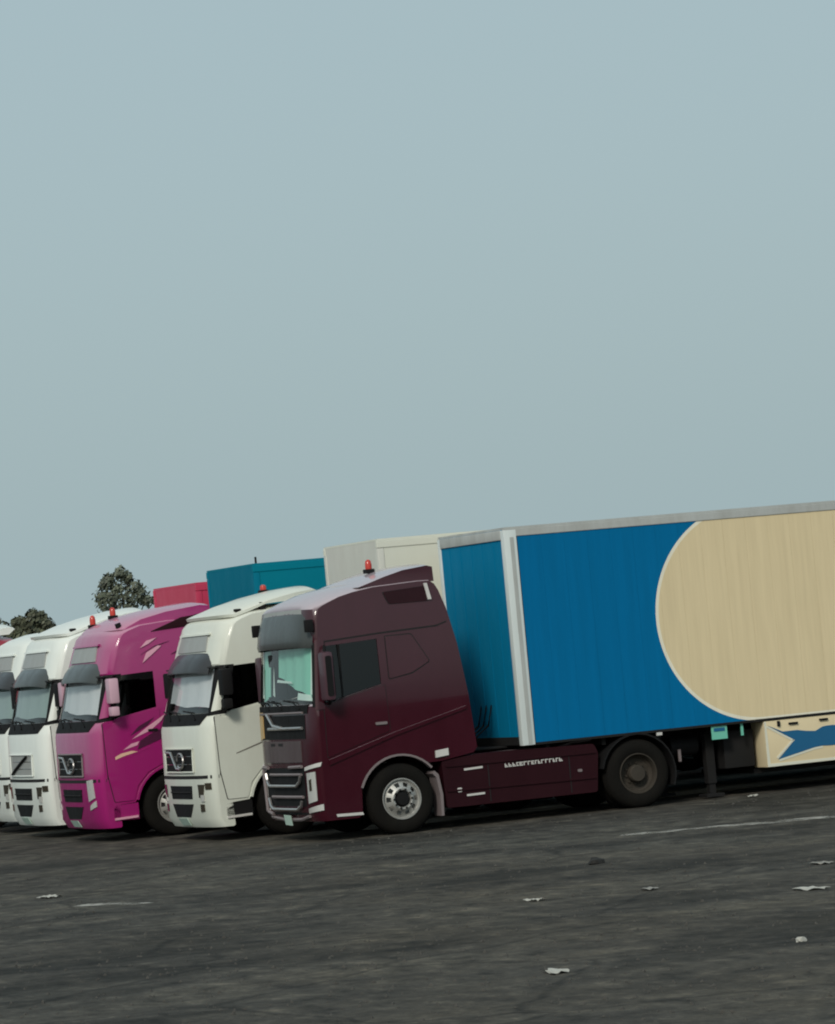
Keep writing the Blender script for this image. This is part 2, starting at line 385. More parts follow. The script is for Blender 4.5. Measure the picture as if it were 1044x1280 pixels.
def cab_interior(root, cab, shade_mat, zb, zt, xb, dash_z, shade_pts=None, steering=True):
    b = MB(); hw = 1.18
    b.box(xb - .03, xb - .004, -hw, hw, zb - .02, zt)              # bulkhead behind the seats
    b.box(.3, xb - .03, -hw, hw, zt - .03, zt - .008)              # headlining
    b.build('interior_lining', inter, root)
    MB().box(.30, .66, -1.10, 1.10, zb - .10, dash_z, .03).build('dashboard', inter, root)
    for sg in (-1, 1):
        m_ = MB(); m_.box(.72, 1.02, sg * .62 - .26, sg * .62 + .26, zb - .25, zb + .02, .05); m_.box(.98, xb - .03, sg * .62 - .25, sg * .62 + .25, zb - .1, zb + .48, .05)
        m_.box(1.0, xb - .03, sg * .62 - .13, sg * .62 + .13, zb + .50, zb + .70, .04)
        m_.build('seat', inter, root, 40)
    MB().add([(.40, -1.05, dash_z + .004), (.62, -1.0, dash_z + .01), (.60, -.62, dash_z + .12), (.42, -.70, dash_z + .03), (.40, -1.05, dash_z + .012), (.62, -1.0, dash_z + .02), (.60, -.62, dash_z + .13), (.42, -.70, dash_z + .04)],
             [(0, 1, 2, 3), (4, 5, 6, 7), (0, 1, 5, 4), (1, 2, 6, 5), (2, 3, 7, 6), (3, 0, 4, 7)]).build('dashboard_cloth', silver_cloth, root)
    th = [2 * math.pi * k / 20 for k in range(21)]
    c = Vector((.66, -.62, dash_z + .10))
    MB().tube([c + Vector((.13 * math.sin(a) * .6, .22 * math.cos(a), .22 * math.sin(a) * .75)) for a in th], .016, 6, False).build('steering_wheel', black, root, 60)
    if shade_pts:
        for q0, q1, z0, z1, z2, z3 in shade_pts:                   # cloth sunshade hung just behind the glass
            v = []; f = []; n = 14
            for lay in (-.06, -.075):
                for j in (0, .5, 1):
                    for i in range(n + 1):
                        a = i / n; q = q0 + (q1 - q0) * a
                        zl = z0 + (z1 - z0) * a + .015 * math.sin(a * 9); zu = z2 + (z3 - z2) * a - .02 * abs(math.sin(a * 5))
                        v.append(cab.pt(q, zl + (zu - zl) * j, lay - .012 * (1 + math.sin(i * 1.7))))
            k = 3 * (n + 1)
            for l in (0, 1):
                for j in (0, 1):
                    for i in range(n): g = l * k + j * (n + 1) + i; f.append((g, g + 1, g + n + 2, g + n + 1))
            mesh_obj('sun_shade', v, f, shade_mat, root, 60)

def glass_sheet(cab, name, q0, q1, z0, z1, m, root, off=-.012):
    v = []; f = []; ny, nz = 20, 4
    for j in range(nz + 1):
        for i in range(ny + 1): v.append(cab.pt(q0 + (q1 - q0) * i / ny, z0 + (z1 - z0) * j / nz, off))
    for j in range(nz):
        for i in range(ny): g = j * (ny + 1) + i; f.append((g, g + 1, g + ny + 2, g + ny + 1))
    o = mesh_obj(name, v, f, m, root, 60)
    return o

def marker(root, x, y, z, h=.13):
    o = MB().lathe_y(0, 0, [(0, .001), (0, .065), (.02, .065)], 14)
    v = []; f = []
    b = MB(); prof = [(0, .05), (h * .5, .05), (h * .85, .042), (h, .02), (h + .004, .001)]
    n = 12
    for (zz, r) in prof: v += [(x + r * math.cos(2 * math.pi * k / n), y + r * math.sin(2 * math.pi * k / n), z + zz) for k in range(n)]
    for i in range(len(prof) - 1):
        for k in range(n): f.append((i * n + k, i * n + (k + 1) % n, (i + 1) * n + (k + 1) % n, (i + 1) * n + k))
    mesh_obj('roof_beacon', v, f, redlens, root, 40)
    MB().box(x - .07, x + .07, y - .07, y + .07, z - .06, z, .01).build('beacon_base', black, root)

def arch_poly(cx, cz, r, a0, a1, n=14):
    return [(cx + r * math.cos(R(a0 + (a1 - a0) * k / n)), cz + r * math.sin(R(a0 + (a1 - a0) * k / n))) for k in range(n + 1)]

# ================================================================== SETTING
def ground_mat():
    m = bpy.data.materials.new('worn_asphalt'); m.use_nodes = True; n = m.node_tree; b = n.nodes['Principled BSDF']
    b.inputs['Roughness'].default_value = .9; b.inputs['Specular IOR Level'].default_value = .25
    tc = n.nodes.new('ShaderNodeTexCoord')
    def noise(sc, det, rough, rot=0, sx=1):
        mp = n.nodes.new('ShaderNodeMapping'); mp.inputs['Rotation'].default_value = (0, 0, rot); mp.inputs['Scale'].default_value = (sx, 1, 1)
        n.links.new(tc.outputs['Object'], mp.inputs[0])
        x = n.nodes.new('ShaderNodeTexNoise'); x.inputs['Scale'].default_value = sc; x.inputs['Detail'].default_value = det; x.inputs['Roughness'].default_value = rough
        n.links.new(mp.outputs[0], x.inputs['Vector']); return x
    def ramp(src, pts):
        r_ = n.nodes.new('ShaderNodeValToRGB'); e = r_.color_ramp.elements
        e[0].position, e[0].color = pts[0][0], (*pts[0][1], 1); e[1].position, e[1].color = pts[-1][0], (*pts[-1][1], 1)
        for p, c in pts[1:-1]: k = e.new(p); k.color = (*c, 1)
        n.links.new(src.outputs['Fac'], r_.inputs[0]); return r_
    def mix(a, bb, fac, mode='MIX'):
        x = n.nodes.new('ShaderNodeMix'); x.data_type = 'RGBA'; x.blend_type = mode
        n.links.new(a, x.inputs[6]); n.links.new(bb, x.inputs[7])
        if isinstance(fac, float): x.inputs[0].default_value = fac
        else: n.links.new(fac, x.inputs[0])
        return x.outputs[2]
    big = ramp(noise(.11, 5, .6), [(.3, (.063, .054, .043)), (.5, (.066, .060, .052)), (.7, (.062, .060, .054))])
    mid = ramp(noise(1.9, 9, .70, 0, 1.8), [(.32, (.22, .22, .22)), (.44, (.74, .74, .73)), (.56, (1.10, 1.10, 1.08)), (.68, (2.0, 1.96, 1.85))])
    fine = ramp(noise(14, 6, .75), [(.25, (.6, .6, .6)), (.5, (1, 1, 1)), (.75, (1.45, 1.43, 1.4))])
    stain = ramp(noise(.33, 6, .65, .2, .6), [(.38, (1.30, 1.28, 1.22)), (.50, (1, 1, 1)), (.62, (.42, .42, .41))])
    c1 = mix(big.outputs[0], mid.outputs[0], 1.0, 'MULTIPLY'); c2 = mix(c1, fine.outputs[0], 1.0, 'MULTIPLY'); c3 = mix(c2, stain.outputs[0], 1.0, 'MULTIPLY')
    blot = ramp(noise(.62, 5, .62, .9, 1.3), [(.34, (.66, .66, .66)), (.46, (.96, .96, .96)), (.58, (1.05, 1.05, 1.04)), (.68, (1.3, 1.28, 1.24))])
    crk = n.nodes.new('ShaderNodeTexVoronoi'); crk.feature = 'DISTANCE_TO_EDGE'; crk.inputs['Scale'].default_value = .42
    wn = noise(1.3, 6, .6); wv = n.nodes.new('ShaderNodeMix'); wv.data_type = 'RGBA'; wv.inputs[0].default_value = .35
    n.links.new(tc.outputs['Object'], wv.inputs[6]); n.links.new(wn.outputs['Color'], wv.inputs[7]); n.links.new(wv.outputs[2], crk.inputs['Vector'])
    cr2 = n.nodes.new('ShaderNodeMapRange'); cr2.inputs[1].default_value = .004; cr2.inputs[2].default_value = .016; cr2.inputs[3].default_value = .35
    n.links.new(crk.outputs['Distance'], cr2.inputs[0])
    c3 = mix(c3, blot.outputs[0], 1.0, 'MULTIPLY'); c3 = mix(c3, cr2.outputs[0], .7, 'MULTIPLY')
    n.links.new(c3, b.inputs['Base Color'])
    nb = noise(3.0, 10, .7); bp = n.nodes.new('ShaderNodeBump'); bp.inputs['Strength'].default_value = .9; bp.inputs['Distance'].default_value = .06
    n.links.new(nb.outputs['Fac'], bp.inputs['Height']); n.links.new(bp.outputs[0], b.inputs['Normal'])
    return m
gm = ground_mat()
# the lot: a finely gridded uneven yard in one sheet that runs out to the horizon
def ground():
    xs = [-3000, -900, -300, -120, -60] + [-40 + i * .5 for i in range(161)] + [60, 120, 300, 900, 3000]
    ys = [-3000, -900, -300, -120, -60] + [-45 + i * .5 for i in range(137)] + [60, 120, 300, 900, 3000]
    from mathutils import noise as N
    v = []
    for y in ys:
        for x in xs:
            inner = -40 < x < 40 and -45 < y < -1.5
            z = 0
            if inner:
                fade = min(1, (-1.5 - y) / 4)
                z = fade * (.030 * N.noise((x * .35, y * .35, 0)) + .014 * N.noise((x * 1.1, y * 1.1, 3)))
            v.append((x, y, z))
    w = len(xs); f = [(j * w + i, j * w + i + 1, (j + 1) * w + i + 1, (j + 1) * w + i) for j in range(len(ys) - 1) for i in range(w - 1)]
    o = mesh_obj('ground', v, f, gm, None, 180); o['kind'] = 'structure'; o['label'] = 'dark worn asphalt of the lorry park'
    return o
ground()
def gz(x, y):
    from mathutils import noise as N
    if y >= -1.5: return 0
    return min(1, (-1.5 - y) / 4) * (.030 * N.noise((x * .35, y * .35, 0)) + .014 * N.noise((x * 1.1, y * 1.1, 3)))
def paint_mat():
    m = bpy.data.materials.new('worn_road_paint'); m.use_nodes = True; n = m.node_tree; b = n.nodes['Principled BSDF']
    b.inputs['Base Color'].default_value = (.42, .40, .36, 1); b.inputs['Roughness'].default_value = .85
    tc = n.nodes.new('ShaderNodeTexCoord'); nz = n.nodes.new('ShaderNodeTexNoise'); nz.inputs['Scale'].default_value = 2.3; nz.inputs['Detail'].default_value = 9; nz.inputs['Roughness'].default_value = .75
    n.links.new(tc.outputs['Object'], nz.inputs['Vector'])
    mr = n.nodes.new('ShaderNodeMapRange'); mr.inputs[1].default_value = .42; mr.inputs[2].default_value = .62; mr.inputs[4].default_value = .9
    n.links.new(nz.outputs['Fac'], mr.inputs[0]); n.links.new(mr.outputs[0], b.inputs['Alpha'])
    return m
pm = paint_mat()
def line(x0, y0, x1, y1, wd, name='road_marking'):
    n = 24; v = []; d = Vector((x1 - x0, y1 - y0)).normalized(); p = Vector((-d.y, d.x)) * wd / 2
    for i in range(n + 1):
        a = i / n; c = Vector((x0 + (x1 - x0) * a, y0 + (y1 - y0) * a))
        for q in (c - p, c + p): v.append((q.x, q.y, gz(q.x, q.y) + .006))
    o = mesh_obj(name, v, [(2 * i, 2 * i + 1, 2 * i + 3, 2 * i + 2) for i in range(n)], pm); o['kind'] = 'structure'
    return o
line(2.0, -6.25, 5.4, -8.4, .42); line(-5.85, -8.2, -5.3, -9.1, .30)

# ================================================================== TRACTOR, newer cab (maroon)
def new_tractor(root, paint):
    cab = Cab([(.30, .05), (.45, 0), (1.2, 0), (1.95, .02), (2.84, .10), (3.2, .14), (3.4, .17), (4, .17)],
              [(0.3, 0.9812), (0.5, 0.9831), (0.7, 0.9857), (0.9, 0.9886), (1.1, 0.9914), (1.3, 0.9943), (1.5, 0.9969), (1.7, 0.9984), (1.9, 0.9989), (2.1, 0.9971), (2.3, 0.9932), (2.5, 0.9875), (2.7, 0.9805), (2.9, 0.9722), (3.1, 0.9623), (3.3, 0.9507), (3.5, 0.9388), (3.7, 0.9305)], bow=.05, rx=.12, ry=.28, crown=.10)
    ar = arch_poly(1.335, .50, .655, 48, 156)
    sil = [(.05, .30, 1, 0), (0, .45, 1, 0), (0, 1.2, 1, 0), (.015, 1.8, 1, 0), (.02, 1.96, 1, 0), (.06, 1.985, 1, 0),
           (.34, 1.985, .6, 0), (.48, 2.02, 0, 0), (1.17, 2.18, 0, 0), (1.17, 2.84, 0, 0), (.40, 2.805, .3, 0), (.12, 2.80, 1, 0),
           (.10, 2.86, 1, 0), (.13, 3.2, 1, 0), (.16, 3.36, 1, .2), (.22, 3.43, 1, .5), (.35, 3.50, .8, .8), (.60, 3.59, .4, 1), (.85, 3.64, .2, 1), (1.2, 3.685, 0, 1), (1.9, 3.715, 0, 1), (2.08, 3.71, 0, 1),
           (2.15, 3.66, 0, 1), (2.20, 3.5, 0, .3), (2.29, 3.2, 0, 0), (2.40, 2.67, 0, 0), (2.50, 1.9, 0, 0), (2.56, 1.14, 0, 0), (2.50, 1.07, 0, 0), (1.99, .99, 0, 0)]
    sil += [(x, z, 0, 0) for x, z in ar] + [(.715, .34, 0, 0), (.66, .30, 0, 0)]
    v, f = cab.loft(sil)
    mesh_obj('cab_body', v, f, paint, root, 32)
    # raised roof shell towards the trailer
    d = [(.95, 3.60, .3, 0), (1.12, 3.68, .3, .6), (1.4, 3.77, 0, 1), (1.7, 3.845, 0, 1), (2.08, 3.885, 0, 1), (2.165, 3.86, 0, 1), (2.17, 3.60, 0, 0)]
    v, f = cab.loft(d, hw=1.19, crown=.05); mesh_obj('roof_deflector', v, f, paint, root, 35)
    glass_sheet(cab, 'windscreen', -(cab.end - .09), cab.end - .09, 1.95, 2.87, glass, root)
    e = cab.end
    for sg in (-1, 1):
        cab.patch('windscreen_pillar', [(sg * (e - .10), 1.94), (sg * (e + .10), 1.94), (sg * (e + .10), 2.86), (sg * (e - .10), 2.86)], .004, .05, black, root, 6, 4)
        cab.patch('pillar_cover', [(sg * (e - .05), 1.90), (sg * (e + .085), 1.90), (sg * (e + .085), 2.90), (sg * (e - .05), 2.90)], .014, .012, paint, root, 6, 4)
        # door: dark joint plate and proud panel with a sloping lower crease
        door = chamfer([(.26, 1.20), (1.24, 1.50), (1.22, 2.17), (.50, 2.01), (.27, 1.95)], .03)
        cab.side('door_joint', grow(door, .012), .003, .02, seam, root, sg)
        dr = cab.side('door', door, .010, .02, paint, root, sg)
        h = cab.side('door_handle', rounded(1.02, 1.20, 1.60, 1.64, .015), .03, .02, trim, dr, sg)
        wnd = chamfer([(.38, 2.0), (.50, 2.04), (1.15, 2.20), (1.15, 2.83), (.40, 2.80)], .03)
        cab.side('window_frame', grow(wnd, .02), .004, .01, black, root, sg) if False else None
        cab.side('side_window', [(.30, 1.99), (.48, 2.03), (1.172, 2.185), (1.172, 2.838), (.30, 2.80)], -.012, .004, glass_dk, root, sg)
        b = MB(); y0, y1 = sorted((sg * 1.195, sg * 1.232))
        b.box(.555, .585, y0, y1, 2.03, 2.81); b.build('window_divider', black, root)
        # panel behind the door with its dark outline, roof-line joint and long crease
        sp = chamfer([(1.30, 2.245), (1.66, 2.31), (1.94, 2.45), (1.70, 2.86), (1.30, 2.86)], .03)
        cab.side('sleeper_panel_joint', grow(sp, .018), .003, .02, seam, root, sg)
        cab.side('sleeper_panel', sp, .008, .02, paint, root, sg)
        cab.side('roof_joint', [(.36, 2.855), (1.2, 2.905), (2.1, 2.94), (2.27, 2.99), (2.27, 3.01), (2.1, 2.962), (1.2, 2.928), (.36, 2.876)], .004, .02, seam, root, sg)
        cab.side('side_crease', [(.27, 1.09), (1.3, 1.42), (2.44, 1.71), (2.44, 1.755), (1.3, 1.475), (.27, 1.17)], .022, .03, paint, root, sg)
        nb = chamfer([(1.34, 3.50), (1.42, 3.32), (2.02, 3.32), (2.00, 3.54)], .03)
        cab.side('roof_recess', grow(nb, .012), .004, .02, seam, root, sg); cab.side('roof_recess_panel', nb, .007, .02, maroon_dk, root, sg)
        cab.side('roof_marker_strip', [(2.02, 3.34), (2.075, 3.34), (2.03, 3.58), (1.98, 3.58)], .03, .03, reflw, root, sg)
        # wheel arch lip, mud flap behind it, reflector, lower sill
        o_ = arch_poly(1.335, .5, .655, 40, 160); i_ = arch_poly(1.335, .5, .625, 40, 160)
        cab.side('arch_lip', o_ + i_[::-1], .025, .10, trim, root, sg)
        fl = [(1.86, .86), (1.92, .80), (1.965, .50), (1.955, .20), (1.915, .20), (1.92, .50), (1.88, .76), (1.83, .82)]
        cab.side('arch_flap', fl, .02, .30, trim, root, sg)
        cab.side('side_reflector', [(1.90, 1.045), (2.10, 1.065), (2.10, 1.165), (1.90, 1.145)], .03, .03, reflw, root, sg)
        cab.patch('bumper_sill_strip', [(sg * (e + .12), .345), (sg * (e + .52), .335), (sg * (e + .52), .375), (sg * (e + .12), .385)], .015, .02, reflw, root, 4, 1)
        # lights wrapped round the corner
        hl = cab.patch('headlight', [(sg * .93, .56), (sg * 1.17, .60), (sg * 1.17, 1.02), (sg * .93, 1.00)], .012, .04, lamp, root, 8, 3)
        cab.patch('lamp_insert', [(sg * 1.0, .74), (sg * 1.07, .75), (sg * 1.07, .92), (sg * 1.0, .90)], .016, .01, lampdk, hl, 3, 2)
        cab.patch('daylight_bar', [(sg * .90, 1.035), (sg * (e - .03), 1.09), (sg * (e - .01), 1.15), (sg * .90, 1.085)], .022, .04, reflw, root, 8, 1)
        cab.patch('fog_lamp', [(sg * .90, .42), (sg * (e - .03), .46), (sg * (e - .03), .55), (sg * .92, .49)], .016, .04, lamp, root, 8, 1)
        # mirror: tall housing on two arms
        y = sg * 1.44
        mh = MB().box(.20, .36, y - .13, y + .13, 2.02, 2.72, .05).build('mirror_housing', mat('mirror_maroon', (.075, .035, .048), .4, 0, .3, .3, (.05, .02, .03), spec=.3), root, 40)
        MB().box(.362, .37, y - .10, y + .10, 2.08, 2.66).build('mirror_glass', mirror_dk, mh)
        MB().prism_y(rounded(.235, .325, 2.08, 2.66, .03), y + sg * .131 - .006, y + sg * .131 + .006).build('mirror_side_inset', black, mh)
        MB().tube([(.28, y, 2.70), (.33, sg * 1.30, 2.79), (.36, sg * 1.20, 2.80)], .022, 6).build('mirror_arm', black, mh, 60)
        MB().tube([(.28, y, 2.05), (.34, sg * 1.30, 1.97), (.37, sg * 1.22, 1.97)], .022, 6).build('mirror_arm', black, mh, 60)
        # side fairing between the axles
        fp = chamfer([(1.99, .98), (2.55, 1.04), (4.40, 1.01), (4.46, .88), (4.40, .30), (2.02, .30)], .04)
        b = MB(); y0, y1 = sorted((sg * .85, sg * 1.215)); b.prism_y(fp, y0, y1); fa = b.build('side_fairing', maroon_dk, root)
        def fs(nm, poly, m_, off=.012):
            y0, y1 = sorted((sg * 1.21, sg * (1.215 + off))); return MB().prism_y(poly, y0, y1).build(nm, m_, fa)
        fs('fairing_rail', [(2.05, .89), (4.42, .87), (4.42, .895), (2.05, .915)], maroon_dk, .02)
        fs('fairing_rail', [(2.05, .53), (4.40, .50), (4.40, .525), (2.05, .555)], maroon_dk, .02)
        fs('fairing_joint', [(2.70, .33), (2.715, .33), (2.715, .86), (2.70, .86)], seam, .004)
        fs('fairing_joint', [(3.98, .33), (3.995, .33), (3.995, .86), (3.98, .86)], seam, .004)
        fs('step_reflector', [(2.33, .815), (2.62, .825), (2.62, .855), (2.33, .845)], reflw)
        fs('step_reflector', [(2.34, .44), (2.62, .445), (2.62, .475), (2.34, .47)], reflw)
        fs('side_marker', rounded(2.20, 2.27, .51, .575, .02), reflw); fs('side_marker', rounded(4.11, 4.18, .62, .66, .015), trim)
        rr = random.Random(5); xx = 2.97                       # row of small white characters, too small to read
        bt = MB(); y0, y1 = sorted((sg * 1.213, sg * 1.224))
        while xx < 3.86:
            w_ = rr.uniform(.035, .055); k = rr.random(); zz = .80 + (xx - 2.97) * .005
            bt.prism_y([(xx, zz), (xx + .014, zz), (xx + .014, zz + .055), (xx, zz + .055)], y0, y1)
            if k < .7: bt.prism_y([(xx + .015, zz + .042), (xx + w_, zz + .042), (xx + w_, zz + .055), (xx + .015, zz + .055)], y0, y1)
            if k > .35: bt.prism_y([(xx + .015, zz), (xx + w_, zz), (xx + w_, zz + .014), (xx + .015, zz + .014)], y0, y1)
            if k > .5: bt.prism_y([(xx + .015, zz + .021), (xx + w_ * .8, zz + .021), (xx + w_ * .8, zz + .033), (xx + .015, zz + .033)], y0, y1)
            xx += w_ + .012
        bt.build('fairing_lettering', reflw, fa)
    # front: visor, grilles, bars, badge plate, number plate, wipers
    vz = []
    for (q, z, o_) in ((.0, 2.80, 0), ):
        pass
    v = []; f = []; n = 16
    for lay in (0, .025):
        for (z, off) in ((2.815, .07), (2.87, .09), (3.02, .085), (3.20, .06), (3.30, .03)):
            for i in range(n + 1):
                a = -1 + 2 * i / n; q = a * (cab.end - .06); p = cab.pt(q, z, off - lay - (.06 * abs(a) ** 6)); v.append((p[0], p[1] * (.975), p[2] - .03 * a ** 4))
    k = 5 * (n + 1)
    for l in (0, 1):
        for j in range(4):
            for i in range(n): g = l * k + j * (n + 1) + i; f.append((g, g + 1, g + n + 2, g + n + 1))
    for i in range(n): f.append((i, i + 1, k + i + 1, k + i)); g = 4 * (n + 1); f.append((g + i, g + i + 1, k + g + i + 1, k + g + i))
    for j in range(4):
        a = j * (n + 1); f.append((a, a + n + 1, k + a + n + 1, k + a)); a += n; f.append((a, a + n + 1, k + a + n + 1, k + a))
    vi = mesh_obj('sun_visor', v, f, smoke, root, 50)
    for sg in (-1, 1):
        p = cab.pt(sg * (cab.end - .10), 3.12, .12); MB().box(p[0] - .03, p[0] + .10, p[1] - .035, p[1] + .035, 3.02, 3.2, .015).build('visor_bracket', black, vi, 40)
    cab.patch('roof_front_panel', [(-.95, 3.22), (.95, 3.22), (.90, 3.36), (-.90, 3.36)], .006, .02, greyp, root, 12, 2)
    cab.patch('scuttle', [(-1.08, 1.86), (1.08, 1.86), (1.12, 1.985), (-1.12, 1.985)], .012, .03, black, root, 14, 2)
    for q0 in (-.75, .0, .6):
        cab.rod('wiper', [(q0 - .1, 1.93), (q0 + .15, 2.03), (q0 + .55, 2.06)], .012, .02, black, root)
    cab.patch('upper_grille', [(-.98, 1.50), (.98, 1.50), (1.0, 1.84), (-1.0, 1.84)], .008, .03, black, root, 14, 2)
    cab.rod('grille_sash', [(-.10, 1.66), (.30, 1.70), (.58, 1.87)], .028, .03, chrome, root)
    cab.rod('grille_bar', [(-.92, 1.655), (.55, 1.655)], .024, .03, chrome, root)
    cab.rod('grille_bar', [(-.96, 1.875), (.96, 1.875)], .018, .02, trim, root)
    em = cab.patch('grille_plate', [(-.80, 1.16), (.88, 1.16), (.90, 1.47), (-.80, 1.47)], .014, .03, mat('grille_plate_paint', (.085, .062, .066), .45, 0, .2, .3, (.06, .045, .048), spec=.25), root, 12, 2)
    for q in (-.05, .32):
        cab.patch('plate_slot', [(q, 1.40), (q + .2, 1.40), (q + .2, 1.44), (q, 1.44)], .018, .01, seam, em, 3, 1)
    lg = cab.patch('lower_grille', [(-.84, .40), (.90, .40), (.95, 1.08), (-.84, 1.08)], .008, .03, black, root, 14, 3)
    cab.rod('grille_surround', [(.72, 1.085), (.95, 1.09), (.97, 1.0), (.93, .45), (.70, .40)], .028, .03, trim, root)
    cab.rod('grille_surround', [(-.30, 1.09), (-.82, 1.10)], .026, .03, trim, root)
    cab.rod('grille_blade', [(-.78, .985), (.62, .985)], .022, .03, trim, root); cab.rod('grille_blade', [(-.78, .66), (.60, .66)], .024, .03, trim, root)
    cab.rod('grille_blade', [(.80, 1.0), (.76, .88), (.66, .82), (-.58, .82), (-.72, .88), (-.76, .96)], .024, .045, chrome, root)
    cab.rod('grille_blade', [(.74, .64), (.68, .53), (.56, .48), (-.56, .48), (-.70, .53), (-.74, .60)], .024, .045, chrome, root)
    cab.rod('bumper_edge', [(.84, .36), (.2, .32), (-.55, .33), (-.9, .38)], .026, .02, trim, root)
    cab.patch('number_plate', [(-.16, .24), (.14, .25), (.10, .40), (-.20, .39)], .06, .012, plate_m, root, 3, 1)
    cab.patch('corner_lamp', [(.86, 1.52), (1.16, 1.48), (1.16, 1.90), (.86, 1.90)], .02, .04, amber, root, 5, 2)
    cab_interior(root, cab, teal_cloth, 2.0, 2.82, 1.17, 2.06, [(-(cab.end - .12), .25, 2.06, 2.40, 2.84, 2.84), (.70, cab.end - .12, 2.12, 2.04, 2.84, 2.84)])
    for q0, q1, z0, z1, o_ in ((-1.17, -.62, 2.03, 2.16, -.045), (-1.19, -1.10, 2.10, 2.80, -.050), (.42, .50, 2.12, 2.62, -.05), (.98, 1.16, 2.10, 2.78, -.045), (-.4, .30, 2.30, 2.37, -.05)):
        cab.patch('loose_cloth', [(q0, z0), (q1, z0 + .03), (q1 - .03, z1), (q0 + .06, z1 - .04)], o_, .006, mat('pale_mint_cloth', (.62, .78, .72), .7, 0, 0, .4, (.45, .62, .56)), root, 5, 3)
    MB().box(.62, 1.16, -1.13, -1.11, 2.42, 2.81).build('window_curtain', mat('grey_curtain', (.12, .11, .12), .8, 0, 0, .6, (.04, .035, .04)), root)
    p = cab.pt(.52, 2.66, -.03); MB().lathe_y(0, 0, [(0, .001), (0, .1), (.03, .1), (.03, .001)], 16)
    mb = MB().box(p[0] - .02, p[0] + .03, p[1] - .11, p[1] + .11, 2.56, 2.74, .02); mb.build('interior_mirror', black, root, 40)
    underpinnings(root, 1.335, 5.07, paint)
    return cab

